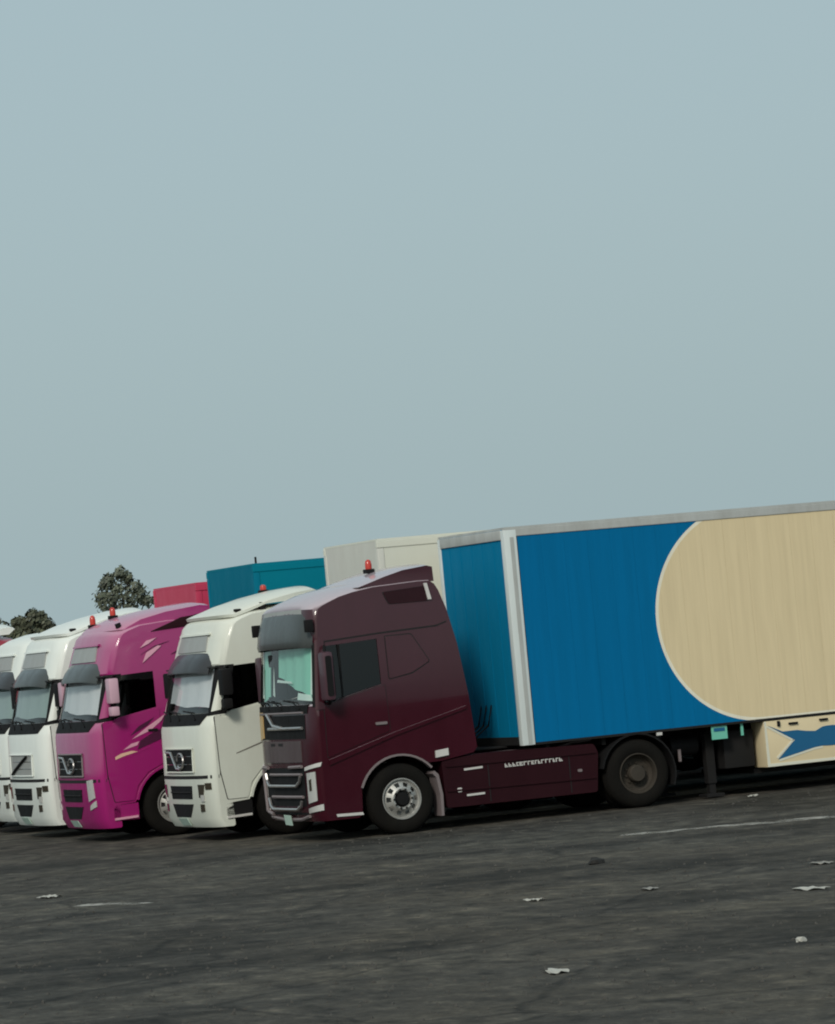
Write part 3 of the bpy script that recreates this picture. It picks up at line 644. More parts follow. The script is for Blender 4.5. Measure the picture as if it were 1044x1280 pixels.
# ================================================================== TRACTOR, older cab
def old_tractor(root, paint, wing=True, mirrors='black', lamps='dark', shade=True, steps_paint=False, sign=greyp, visor=visor_dk, decals=False, dz=0, wing_paint=None, plate_tone=None, shade_m=None):
    cab = Cab([(.22, .10), (.36, .02), (.95, 0), (1.72, .02), (1.95, .10), (2.55, .25), (2.7, .30), (3.1, .43), (3.3, .51), (4, .51)],
              [(0.3, 0.9859), (0.494, 0.9873), (0.688, 0.9892), (0.882, 0.9912), (1.076, 0.9933), (1.271, 0.9954), (1.465, 0.9973), (1.659, 0.9985), (1.853, 0.9986), (2.047, 0.9965), (2.241, 0.9925), (2.435, 0.987), (2.629, 0.9802), (2.824, 0.9725), (3.018, 0.9639), (3.212, 0.9544), (3.406, 0.9455), (3.6, 0.9393)], bow=.08, rx=.14, ry=.36, crown=.10)
    e = cab.end
    ar = arch_poly(1.36, .50, .655, 40, 168)
    zt = 2.66
    sil = [(.10, .22, 1, 0), (.02, .36, 1, 0), (0, .95, 1, 0), (.02, 1.72, 1, 0), (.085, 1.90, 1, 0), (.13, 1.94, 1, 0),
           (.40, 1.95, .5, 0), (.55, 1.97, 0, 0), (1.18, 2.08, 0, 0), (1.18, zt, 0, 0), (.62, zt - .02, .2, 0), (.32, 2.62, 1, 0),
           (.29, 2.68, 1, 0), (.415, 3.05, 1, 0), (.50, 3.28, 1, .2), (.57, 3.36, .9, .6), (.72, 3.43, .6, .9), (1.0, 3.50, .2, 1), (1.5, 3.535, 0, 1), (2.1, 3.53, 0, 1),
           (2.20, 3.47, 0, .8), (2.24, 3.3, 0, .2), (2.28, 2.4, 0, 0), (2.30, 1.10, 0, 0), (2.24, 1.02, 0, 0), (1.90, .96, 0, 0)]
    sil += [(x, z, 0, 0) for x, z in ar] + [(.70, .60, 0, 0), (.30, .58, .6, 0), (.27, .24, .8, 0), (.2, .22, 1, 0)]
    v, f = cab.loft(sil); mesh_obj('cab_body', v, f, paint, root, 32)
    glass_sheet(cab, 'windscreen', -(e - .16), e - .16, 1.90, 2.68, glass, root)
    if wing is None: pass
    elif wing:
        d = [(.56, 3.37, 1, 0), (.54, 3.415, 1, 0), (.62, 3.46, 1, .4), (.95, 3.575, .5, 1), (1.35, 3.67, .2, 1), (1.8, 3.745, 0, 1), (2.08, 3.77, 0, 1), (2.17, 3.73, 0, 1), (2.05, 3.62, 0, .8), (1.8, 3.585, 0, .4), (1.3, 3.555, 0, .3), (.9, 3.46, .5, .3)]
        v, f = cab.loft(d, hw=1.13, crown=.08); mesh_obj('roof_wing', v, f, wing_paint or paint, root, 40)
        for sg in (-1, 1):
            for x, z in ((.85, 3.40), (1.25, 3.47), (1.75, 3.49)):
                MB().box(x - .05, x + .05, sg * 1.0 - .05, sg * 1.0 + .05, z - .04, z + .09, .015).build('wing_bracket', black, root, 40)
    else:
        d = [(.58, 3.36, 1, 0), (.68, 3.46, .9, .8), (1.0, 3.57, .4, 1), (1.5, 3.66, .1, 1), (2.1, 3.72, 0, 1), (2.25, 3.70, 0, 1), (2.27, 3.40, 0, 0)]
        v, f = cab.loft(d, hw=1.17, crown=.07); mesh_obj('roof_deflector', v, f, paint, root, 35)
        for sg in (-1, 1):
            nb = chamfer([(1.20, 3.29), (2.02, 3.34), (2.0, 3.50), (1.75, 3.48)], .03)
            cab.side('roof_recess', nb, .010, .06, maroon_dk, root, sg)
        MB().tube([(.75, -.98, 3.40), (.73, -.98, 3.47)], .05, 8).build('roof_lamp', black, root, 40)
    for sg in (-1, 1):
        cab.patch('windscreen_pillar', [(sg * (e - .17), 1.91), (sg * (e + .14), 1.93), (sg * (e + .14), 2.66), (sg * (e - .17), 2.66)], .004, .05, black, root, 6, 4)
        cab.patch('pillar_cover', [(sg * (e - .10), 1.97), (sg * (e + .03), 1.99), (sg * (e + .06), 2.56), (sg * (e - .05), 2.56)], .03, .02, paint, root, 6, 4)
        door = chamfer([(.28, 1.06), (.36, .63), (.68, .63), (.76, .86), (.95, 1.06), (1.22, 1.18), (1.22, 2.06), (.55, 1.945), (.42, 1.86), (.30, 1.92), (.255, 1.90)], .025)
        cab.side('door_joint', [(x + (.006 if x > .7 else -.012), z - .008) for x, z in door], .003, .02, seam, root, sg)
        dr = cab.side('door', door, .010, .02, paint, root, sg)
        cab.side('door_handle', rounded(1.0, 1.16, 1.70, 1.74, .015), .03, .02, black, dr, sg)
        cab.side('door_crease', [(.55, 1.30), (1.02, 1.44), (1.02, 1.465), (.55, 1.315)], .013, .02, mat(paint.name + '_shade_line', (.16, .15, .13), .6) if paint in (white, white_b) else paint, dr, sg)
        cab.side('side_window', [(.40, 1.955), (.55, 1.972), (1.182, 2.085), (1.182, 2.658), (.56, 2.63)], -.010, .004, glass_dk, root, sg)
        # step box under the door, bright tread line
        cab.side('step_box', [(.33, .33), (.74, .33), (.74, .59), (.33, .57)], .0, .25, paint if steps_paint else black, root, sg)
        cab.side('step_tread', [(.33, .34), (.72, .355), (.72, .39), (.33, .375)], .022, .12, reflw if not steps_paint else streak_l, root, sg)
        o_ = arch_poly(1.36, .5, .655, 30, 168); i_ = arch_poly(1.36, .5, .62, 30, 168)
        cab.side('arch_lip', o_ + i_[::-1], .022, .10, paint, root, sg)
        b = MB(); y0, y1 = sorted((sg * .75, sg * 1.2)); b.prism_y(chamfer([(2.1, .95), (3.6, .95), (3.6, .35), (2.1, .35)], .08), y0, y1).build('fuel_tank', steel, root)
        cab.patch('corner_joint', [(sg * (e + .045), 1.0), (sg * (e + .060), 1.0), (sg * (e + .060), 1.90), (sg * (e + .045), 1.90)], .003, .01, seam, root, 1, 3)
        if lamps == 'dark':
            hl = cab.patch('headlight', [(sg * .82, .68), (sg * .98, .70), (sg * 1.04, .88), (sg * .82, .88)], .012, .04, lampdk, root, 4, 2)
            cab.patch('lamp_insert', [(sg * 1.06, .80), (sg * 1.20, .80), (sg * 1.20, .90), (sg * 1.06, .90)], .012, .02, lampdk, root, 3, 1)
            cab.patch('lamp_insert', [(sg * .90, .62), (sg * 1.0, .62), (sg * 1.02, .72), (sg * .90, .72)], .018, .02, lamp, hl, 3, 1)
            cab.patch('fog_lamp', [(sg * .84, .46), (sg * .98, .47), (sg * .98, .58), (sg * .84, .58)], .012, .03, lampdk, root, 3, 2)
        else:
            cab.patch('headlight', [(sg * .86, .66), (sg * 1.08, .72), (sg * 1.06, 1.02), (sg * .84, 1.0)], .014, .04, lamp, root, 6, 2)
            cab.patch('fog_lamp', [(sg * .88, .52), (sg * 1.10, .58), (sg * 1.10, .68), (sg * .90, .60)], .014, .03, lamp, root, 6, 1)
        y = sg * 1.42
        mm = mat('pale_pink_mirror', (.60, .38, .47), .4, 0, .3, .3, (.5, .3, .38)) if mirrors == 'paint' else black
        mh = MB().box(.34, .50, y - .12, y + .12, 2.20, 2.60, .03).build('mirror_housing', mm, root, 40)
        MB().box(.502, .508, y - .10, y + .10, 2.24, 2.56).build('mirror_glass', mirror_dk, mh)
        m2 = MB().box(.35, .49, y - .10, y + .10, 2.0, 2.15, .03).build('mirror_housing', mm, root, 40)
        MB().tube([(.42, y, 2.6), (.48, sg * 1.3, 2.64), (.55, sg * 1.2, 2.63)], .02, 6).build('mirror_arm', black, mh, 60)
        MB().tube([(.42, y, 2.6), (.42, y, 2.0), (.40, sg * 1.3, 1.96), (.42, sg * 1.22, 1.97)], .018, 6).build('mirror_arm', black, mh, 60)
    # visor
    v = []; f = []; n = 16; rows = ((2.58, .12), (2.63, .135), (2.76, .10), (2.87, .04))
    for lay in (0, .025):
        for (z, off) in rows:
            for i in range(n + 1):
                a = -1 + 2 * i / n; p = cab.pt(a * (e - .27), z, off - lay - (.08 * abs(a) ** 5)); v.append((p[0], p[1] * .985, p[2] - .05 * a ** 4))
    nr = len(rows); k = nr * (n + 1)
    for l in (0, 1):
        for j in range(nr - 1):
            for i in range(n): g = l * k + j * (n + 1) + i; f.append((g, g + 1, g + n + 2, g + n + 1))
    for i in range(n): f.append((i, i + 1, k + i + 1, k + i)); g = (nr - 1) * (n + 1); f.append((g + i, g + i + 1, k + g + i + 1, k + g + i))
    for j in range(nr - 1):
        a = j * (n + 1); f.append((a, a + n + 1, k + a + n + 1, k + a)); a += n; f.append((a, a + n + 1, k + a + n + 1, k + a))
    mesh_obj('sun_visor', v, f, visor, root, 50)
    cab.patch('sign_panel', [(-.74, 2.89), (.74, 2.89), (.68, 3.13), (-.68, 3.13)], .02, .03, sign, root, 14, 2)
    cab.patch('sign_frame', [(-.78, 3.135), (.78, 3.135), (.78, 3.165), (-.78, 3.165)], .04, .06, paint, root, 14, 1)
    cab.patch('scuttle', [(-.98, 1.78), (.98, 1.78), (1.16, 1.95), (-1.16, 1.95)], .010, .03, black, root, 14, 2)
    for q0 in (-.7, .0, .5):
        cab.rod('wiper', [(q0 - .1, 1.86), (q0 + .15, 1.98), (q0 + .5, 2.0)], .012, .02, black, root)
    # dark grille window with diagonal sash and ring badge
    gr = cab.patch('grille', [(-.68, 1.08), (.68, 1.08), (.70, 1.42), (-.70, 1.42)], .010, .03, plate_tone or black, root, 12, 3)
    for j in range(2):
        cab.rod('grille_slat', [(-.66, 1.19 + j * .12), (.66, 1.19 + j * .12)], .007, .008, lampdk, gr)
    cab.rod('grille_frame', [(-.71, 1.07), (.69, 1.07), (.71, 1.43), (-.71, 1.43), (-.71, 1.07)], .016, .014, trim if paint == pink else paint, root)
    cab.rod('grille_sash', [(.60, 1.38), (.30, 1.37), (.02, 1.13), (-.16, 1.12)] if plate_tone is None else [(.55, 1.10), (-.45, 1.40)], .022, .03, chrome if plate_tone is None else black, gr)
    ring = [(-.22 + .15 * math.cos(2 * math.pi * k / 16), 1.25 + .11 * math.sin(2 * math.pi * k / 16)) for k in range(15)]
    if plate_tone is None: cab.rod('ring_badge', ring, .018, .045, chrome, gr)
    cab.patch('hood_joint', [(-(e + .03), .965), (e + .03, .965), (e + .03, 1.015), (-(e + .03), 1.015)], .004, .02, seam, root, 22, 1)
    cab.patch('air_intake', [(-.52, .66), (.52, .66), (.56, .86), (-.56, .86)], .008, .03, black, root, 12, 2)
    cab.patch('air_intake', [(-.36, .38), (.36, .38), (.54, .58), (-.54, .58)], .008, .03, black, root, 12, 2)
    cab.rod('intake_bar', [(-.52, .76), (.52, .76)], .014, .014, steel, root)
    cab.patch('number_plate', [(-.22, .25), (.22, .25), (.22, .36), (-.22, .36)], .03, .012, plate_m, root, 4, 1)
    cab_interior(root, cab, silver_cloth, 1.97, zt, 1.18, 2.02, [(-(e - .20), e - .20, 2.02, 2.12, 2.62, 2.62)] if shade else None, True) if shade_m is None else \
        cab_interior(root, cab, shade_m, 1.97, zt, 1.18, 2.02, [(-(e - .20), e - .20, 2.02, 2.06, 2.62, 2.62)], True)
    if decals:
        for sg in (-1, 1):
            for poly, m_ in (([(.42, 1.30), (.56, 1.345), (.80, 1.40), (.70, 1.42), (.52, 1.39), (.42, 1.345)], streak_y), ([(.56, 1.44), (.80, 1.50), (.84, 1.56), (.70, 1.53)], streak_l),
                             ([(.72, 1.60), (1.05, 1.72), (1.24, 1.86), (1.30, 1.95), (1.0, 1.78)], streak_l), ([(.80, 1.43), (1.2, 1.56), (1.5, 1.80), (1.12, 1.70), (.86, 1.57)], streak_d),
                             ([(.70, 1.66), (1.0, 1.80), (1.12, 1.92), (.85, 1.80)], streak_d), ([(1.3, 1.50), (1.62, 1.66), (1.8, 1.95), (1.5, 1.75)], streak_d),
                             ([(1.02, 2.80), (1.20, 2.93), (1.36, 3.05), (1.30, 3.06), (1.10, 2.96)], streak_l), ([(1.0, 3.04), (1.15, 3.10), (1.30, 3.19), (1.12, 3.15)], streak_l), ([(1.0, 2.94), (1.25, 3.06), (1.5, 3.12), (1.2, 3.03)], streak_d),
                             ([(1.5, 2.90), (1.75, 3.02), (1.95, 3.05), (1.7, 2.96)], streak_d)):
                cab.side('paint_streak', poly, .015, .008, m_, root, sg)
    underpinnings(root, 1.36, 5.0, paint)
    return cab

# ================================================================== SEMI-TRAILERS
def ellipsepoly(): pass
def print_mat(root):
    """printed side of the near trailer: blue field, beige field with a round nose and white rim (trailer coordinates)"""
    m = bpy.data.materials.new('printed_panel_skin'); m.use_nodes = True; n = m.node_tree; b = n.nodes['Principled BSDF']
    b.inputs['Roughness'].default_value = .6; b.inputs['Specular IOR Level'].default_value = .08
    tc = n.nodes.new('ShaderNodeTexCoord'); tc.object = root
    sp = n.nodes.new('ShaderNodeSeparateXYZ'); n.links.new(tc.outputs['Object'], sp.inputs[0])
    def op(o, a, bb=None):
        x = n.nodes.new('ShaderNodeMath'); x.operation = o
        for i, q in enumerate((a, bb)):
            if q is None: continue
            if isinstance(q, (int, float)): x.inputs[i].default_value = q
            else: n.links.new(q, x.inputs[i])
        return x.outputs[0]
    dx = op('MINIMUM', op('SUBTRACT', sp.outputs[0], 3.95), 0.0); dz = op('SUBTRACT', sp.outputs[2], 2.73)
    dist = op('SQRT', op('ADD', op('MULTIPLY', dx, dx), op('MULTIPLY', dz, dz)))
    inb = op('LESS_THAN', dist, 1.585); inw = op('LESS_THAN', dist, 1.635)
    def mixc(fac, a, c):
        x = n.nodes.new('ShaderNodeMix'); x.data_type = 'RGBA'; n.links.new(fac, x.inputs[0])
        for i, q in ((6, a), (7, c)):
            if isinstance(q, tuple): x.inputs[i].default_value = (*q, 1)
            else: n.links.new(q, x.inputs[i])
        return x.outputs[2]
    c = mixc(inw, (.0004, .142, .335), (.80, .77, .64)); c = mixc(inb, c, (.72, .60, .385))
    mp = n.nodes.new('ShaderNodeMapping'); mp.inputs['Scale'].default_value = (9, 1, .5); n.links.new(tc.outputs['Object'], mp.inputs[0])
    nz = n.nodes.new('ShaderNodeTexNoise'); nz.inputs['Scale'].default_value = 1.2; nz.inputs['Detail'].default_value = 7; nz.inputs['Roughness'].default_value = .6
    n.links.new(mp.outputs[0], nz.inputs['Vector'])
    rm = n.nodes.new('ShaderNodeValToRGB'); rm.color_ramp.elements[0].position = .3; rm.color_ramp.elements[0].color = (.93, .925, .915, 1)
    rm.color_ramp.elements[1].position = .65; rm.color_ramp.elements[1].color = (1.03, 1.03, 1.03, 1); n.links.new(nz.outputs['Fac'], rm.inputs[0])
    x = n.nodes.new('ShaderNodeMix'); x.data_type = 'RGBA'; x.blend_type = 'MULTIPLY'; x.inputs[0].default_value = 1
    n.links.new(c, x.inputs[6]); n.links.new(rm.outputs[0], x.inputs[7]); n.links.new(x.outputs[2], b.inputs['Base Color'])
    return m
rail_m = mat('grey_white_rail', (.48, .50, .49), .5, .1, 0, .6, (.30, .30, .28))
post_m = mat('white_post', (.66, .72, .72), .5, 0, 0, .25, (.45, .48, .46))
blue_m = mat('blue_front_wall', (.0005, .185, .355), .6, 0, 0, .3, (.001, .16, .31), spec=.08)
beige_m = mat('beige_skin', (.71, .595, .385), .5, 0, .1, .2, (.62, .53, .34))
blueprint = mat('blue_print', (.004, .11, .25), .5, 0, .1, .2, (.01, .09, .2))
whiteprint = mat('white_print', (.70, .69, .58), .5)
def trailer_base(root, L, zb, zt, hw, skin_far, front_m, rail_m=rail_m):
    MB().box(.0, .05, -hw + .02, hw - .02, zb, zt - .012).build('front_wall', front_m, root)
    MB().box(.05, L, hw - .05, hw, zb, zt - .12).build('side_wall', skin_far, root)
    MB().box(.0, L, -hw, hw, zt - .01, zt + .02).build('roof', rail_m, root)
    MB().box(L - .05, L, -hw + .05, hw - .05, zb, zt - .1).build('rear_door', skin_far, root)
    for sg in (-1, 1):
        y0, y1 = sorted((sg * (hw - .06), sg * (hw + .012)))
        MB().box(-.012, L, y0, y1, zt - .12, zt - .012, .008).build('top_rail', rail_m, root)
        y0, y1 = sorted((sg * (hw - .06), sg * (hw + .006)))
        MB().box(.2, L, y0, y1, zb - .035, zb).build('bottom_rail', steel, root)
    b = MB()
    for sg in (-1, 1): b.box(.2, L - .1, sg * .5 - .05, sg * .5 + .05, zb - .28, zb - .036)
    for k in range(int(L / .9)): b.box(.4 + k * .9, .46 + k * .9, -hw + .1, hw - .1, zb - .14, zb - .037)
    b.build('floor_frame', steel, root)
    for sg in (-1, 1):
        lg = MB().box(3.1, 3.24, sg * .85 - .07, sg * .85 + .07, .22, zb - .05, .01); lg.box(3.02, 3.32, sg * .85 - .14, sg * .85 + .14, .02, .07, .01); lg.box(3.12, 3.22, sg * .85 - .05, sg * .85 + .05, .06, .3)
        lg.build('landing_leg', steel, root)
    for k in range(3):
        for sg in (-1, 1): wheel(root, L - 4.6 + 1.31 * k, sg * (hw - .03), sg, 'f', .505)
        MB().tube([(L - 4.6 + 1.31 * k, -1.0, .505), (L - 4.6 + 1.31 * k, 1.0, .505)], .07, 8).build('axle', steel, root, 50)
    MB().box(L - .12, L - .06, -1.2, 1.2, .5, .62, .01).build('rear_bumper', steel, root)

def near_trailer():
    yaw = .025; tx, ty = 3.277, -.017; hw = 1.275; zb, zt, L = 1.115, 4.268, 13.6
    root = empty('semi_trailer', (tx - hw * math.sin(yaw), ty + hw * math.cos(yaw), 0), yaw)
    tag(root, 'long box trailer with blue front and round-nosed beige field, behind maroon tractor', 'trailer', 'semi-trailers')
    pmx = print_mat(root)
    trailer_base(root, L, zb, zt, hw, beige_m, blue_m)
    # near side: vertical panels, each its own piece, joints a few millimetres deep
    x = .20; pw = .372; me = None
    MB().box(.05, L, -hw + .012, -hw + .05, zb, zt - .12).build('panel_backing', steel, root)
    while x < L - .02:
        if me is None:
            o = MB().box(.0008, pw - .0008, -hw, -hw + .010, zb + .001, zt - .121, .001).build('side_panel', pmx, root); me = o.data
        else:
            o = bpy.data.objects.new('side_panel', me); C.objects.link(o); o.parent = root
        o.location.x = x; x += pw
    # corner post: white with a grey middle band; front wall trims
    b = MB().box(-.015, .185, -hw - .014, -hw + .12, zb - .03, zt - .02, .012); po = b.build('corner_post', post_m, root, 40)
    MB().box(.075, .135, -hw - .020, -hw - .012, zb - .01, zt - .13).build('post_band', rail_m, po)
    MB().box(-.015, .06, hw - .09, hw + .014, zb - .03, zt - .02, .012).build('corner_post', post_m, root, 40)
    MB().box(-.022, .03, -hw + .121, hw - .091, zt - .16, zt - .015, .01).build('front_top_rail', rail_m, root, 40)
    MB().box(-.012, .03, -hw + .12, hw - .09, zb - .02, zb + .10).build('front_sill', steel, root)
    for k in range(5):
        y = -hw + .45 + k * .42; MB().box(-.006, .002, y, y + .012, zb + .11, zt - .17).build('front_joint', blue_m, root)
    # underslung locker with the printed fish-tail mark
    lx0, lx1 = 3.93, 7.1; lz0, lz1 = .385, 1.075; ly = -hw + .004
    lk = MB().box(lx0, lx1, ly, ly + .45, lz0, lz1, .01).build('side_locker', beige_m, root, 40)
    def pr(nm, poly, m_, t):
        return MB().prism_y(poly, ly - t, ly + .002).build(nm, m_, lk)
    pr('locker_border', [(lx0 + .004, lz0 + .004), (lx0 + .05, lz0 + .05), (lx0 + .035, lz1 - .01), (lx0 + .004, lz1 - .01)], whiteprint, .004)
    pr('locker_border', [(lx0 + .05, lz0 + .05), (lx0 + .004, lz0 + .004), (lx1 - .004, lz0 + .004), (lx1 - .004, lz0 + .04)], whiteprint, .0045)
    W_, H_ = .50, lz1 - lz0
    def mk(dx, dzf): return (lx0 + dx, lz0 + dzf * H_)
    half = [mk(.06, .90), mk(.49, .53), mk(.19, .15), mk(.82, .33), mk(.95, .345), mk(1.05, .335)]
    top = [mk(1.05, .77), mk(.98, .76), mk(.85, .68), mk(.70, .70), mk(.55, .74), mk(.40, .74), mk(.30, .74)]
    mir = lambda P: [(2 * (lx0 + 1.10) - x, z) for x, z in reversed(P)]
    pr('printed_mark', half + mir(half) + mir(top) [0:0] + list(mir(top)) + top, blueprint, .007) if False else None
    bot = half[1:]; up = [half[0]] + top[::-1]
    poly = [half[0]] + bot + mir(bot) + [mir(half)[-1]] + mir(top[::-1])[::1][::-1][::-1]
    poly = [half[0]] + bot + [(2 * (lx0 + 1.10) - x, z) for x, z in bot[::-1]] + [(2 * (lx0 + 1.10) - half[0][0], half[0][1])] + [(2 * (lx0 + 1.10) - x, z) for x, z in top[::-1]] + top
    pr('printed_mark', poly, blueprint, .008)
    def off(a, b_, w_):   # a white stroke beside an edge of the mark
        a, b_ = Vector(a), Vector(b_); d = (b_ - a).normalized(); nrm = Vector((-d.y, d.x)) * w_; return [tuple(a), tuple(b_), tuple(b_ + nrm), tuple(a + nrm)]
    for a, b_, w_ in ((mk(.05, .895), mk(.49, .53), -.03), (mk(.48, .53), mk(.18, .16), -.03), (mk(.20, .145), mk(.82, .325), -.03), (mk(.82, .325), mk(.95, .34), -.03)):
        pr('mark_outline', off(a, b_, w_), whiteprint, .006)
    for x0, z0, x1, z1 in ((4.15, .98, 4.19, 1.06), (4.34, .99, 4.49, 1.02), (4.86, 1.0, 5.0, 1.03)):
        MB().box(x0, x1, ly - .03, ly + .01, z0, z1, .005).build('locker_latch', black, lk)
    MB().box(lx0 - .05, lx1, -.9, .9, .30, .37).build('locker_tray', steel, root)
    # dark gear ahead of the locker: valve box, air tanks, hoses, label plate
    MB().box(3.35, 3.86, -hw + .25, -hw + .8, .42, .98, .02).build('valve_box', steel, root, 40)
    MB().tube([(2.55, -.75, .82), (3.0, -.75, .82)], .15, 14).build('air_tank', black, root, 40)
    MB().box(3.06, 3.32, -hw + .02, -hw + .03, .88, 1.08).build('label_plate', mat('mint_label', (.16, .52, .40), .5), root)
    MB().box(3.10, 3.28, -hw + .012, -hw + .02, 1.0, 1.05).build('label_mark', blueprint, root)
    MB().box(3.56, 3.60, -hw + .04, -hw + .06, .90, 1.10).build('marker_strip', mat('mint_label', (.16, .52, .40)), root)
    MB().box(2.15, 2.24, -hw - .002, -hw + .02, zb - .085, zb - .04).build('side_marker', reflw, root)
    MB().box(2.62, 2.66, -hw + .3, -hw + .33, .60, .78).build('marker_strip', trim, root)
    MB().tube([(.3, -.9, 1.02), (.55, -.95, .98), (.9, -1.0, 1.05), (1.2, -1.0, 1.06)], .016, 6).build('hose', trim, root, 60)
    MB().box(-.35, .35, -hw + .5, -hw + .55, 1.0, 1.03).build('coupling_plate', trim, root)
    return root

def far_trailer(name, tx, ty, zt, label, side_m, front_m, L=13.6, ribs=False):
    hw = 1.25; zb = 1.12
    root = empty(name, (tx, ty + hw, 0)); tag(root, label, 'trailer', 'semi-trailers')
    trailer_base(root, L, zb, zt, hw, side_m, front_m, side_m)
    x = .10
    me = None; pw = 1.21
    MB().box(.05, L, -hw + .014, -hw + .05, zb, zt - .12).build('panel_backing', steel, root)
    k = 0
    while x < L - .3 and k < 4:                # near-side panels, as many as stand clear of the next truck
        if me is None:
            o = MB().box(.002, pw - .002, -hw, -hw + .012, zb + .001, zt - .121, .002).build('side_panel', side_m, root); me = o.data
        else:
            o = bpy.data.objects.new('side_panel', me); C.objects.link(o); o.parent = root
        o.location.x = x; x += pw; k += 1
    MB().box(x, L, -hw, -hw + .012, zb + .001, zt - .121).build('side_wall', side_m, root)
    for sg in (-1, 1):
        y0, y1 = sorted((sg * (hw - .10), sg * (hw + .010)))
        MB().box(-.01, .098, y0, y1, zb - .02, zt - .125, .01).build('corner_post', front_m if not ribs else side_m, root, 40)
    if ribs:
        for k in range(9):
            y = -hw + .2 + k * .26; MB().box(-.02, .0, y, y + .09, zb + .1, zt - .2, .008).build('front_rib', front_m, root)
    return root

# ------------------------------------------------------------------ place them
T1 = empty('tractor_unit', (0, 1.25, 0)); tag(T1, 'glossy maroon tractor unit with teal sunshade, nearest the camera', 'truck', 'tractor units parked in a row')
new_tractor(T1, maroon); marker(T1, 1.55, -.1, 3.87, .14)
near_trailer()
T2 = empty('tractor_unit', (-.52, 4.81, 0)); tag(T2, 'cream-white tractor unit with roof wing, between the maroon and the magenta one', 'truck', 'tractor units parked in a row')
old_tractor(T2, white); marker(T2, 1.86, .7, 3.77, .08)
far_trailer('semi_trailer', 2.60, 3.56, 4.35, 'cream box trailer with grey front rising behind the maroon cab roof', mat('cream_skin', (.68, .69, .61), .5, 0, .1, .3, (.60, .60, .52)), mat('grey_front_wall', (.62, .62, .57), .5, 0, 0, .4, (.50, .49, .45)))
T3 = empty('tractor_unit', (-1.215, 8.55, 0)); tag(T3, 'magenta tractor unit with pale and dark paint streaks on its side', 'truck', 'tractor units parked in a row')
old_tractor(T3, pink, wing=False, mirrors='paint', lamps='light', steps_paint=True, visor=smoke, decals=True)
marker(T3, .76, .55, 3.50, .15); marker(T3, 1.04, .3, 3.62, .13)
TT = far_trailer('semi_trailer', 1.80, 7.30, 4.22, 'teal-blue box trailer showing above the cream-white tractor roof', mat('teal_skin', (.001, .19, .27), .6, 0, 0, .3, (.002, .16, .235), spec=.08), mat('teal_front', (.001, .16, .25), .6, 0, 0, .3, (.002, .13, .20), spec=.08))
MB().tube([(.25, -.65, 4.20), (.25, -.65, 4.36)], .018, 6).build('marker_post', black, TT, 60)
T4 = empty('tractor_unit', (-1.12, 12.02, 0)); tag(T4, 'white tractor unit with black diagonal on its grille, directly left of the magenta one', 'truck', 'tractor units parked in a row')
old_tractor(T4, white_b, plate_tone=greyp, visor=smoke, shade_m=mat('grey_green_shade', (.26, .34, .33), .6, 0, 0, .3, (.18, .25, .24)))
far_trailer('semi_trailer', 1.90, 10.80, 4.06, 'red box trailer showing above the magenta tractor roof', mat('red_skin', (.56, .035, .10), .5, 0, .1, .3, (.46, .05, .09)), mat('red_front', (.52, .03, .09), .5, 0, .1, .3, (.44, .04, .08)), 12.2)
T5 = empty('tractor_unit', (-.80, 15.45, 0)); tag(T5, 'white tractor unit cut off by the left edge of the picture', 'truck', 'tractor units parked in a row')
old_tractor(T5, white_b, wing=None, shade_m=mat('grey_green_shade', (.22, .28, .27)))
T6 = empty('tractor_unit', (-1.62, 18.95, 0)); tag(T6, 'red tractor unit with white roof wing, farthest of the row at the left edge', 'truck', 'tractor units parked in a row')
old_tractor(T6, redp, wing=True, wing_paint=white_b)

# ------------------------------------------------------------------ trees beyond the row
bark = mat('bark', (.06, .05, .04), .9, 0, 0, .4, (.03, .027, .022), bump=.6, bscale=12)
def leaf_mat(name, c):
    m = mat(name, c, .6); n = m.node_tree; b = n.nodes['Principled BSDF']
    oi = n.nodes.new('ShaderNodeTexCoord'); nz = n.nodes.new('ShaderNodeTexNoise'); nz.inputs['Scale'].default_value = 2.5; nz.inputs['Detail'].default_value = 3
    n.links.new(oi.outputs['Object'], nz.inputs['Vector'])
    r_ = n.nodes.new('ShaderNodeValToRGB'); r_.color_ramp.elements[0].position = .35; r_.color_ramp.elements[0].color = (*[q * .55 for q in c], 1)
    r_.color_ramp.elements[1].position = .65; r_.color_ramp.elements[1].color = (*[q * 1.3 for q in c], 1)
    n.links.new(nz.outputs['Fac'], r_.inputs[0]); n.links.new(r_.outputs[0], b.inputs['Base Color'])
    return m
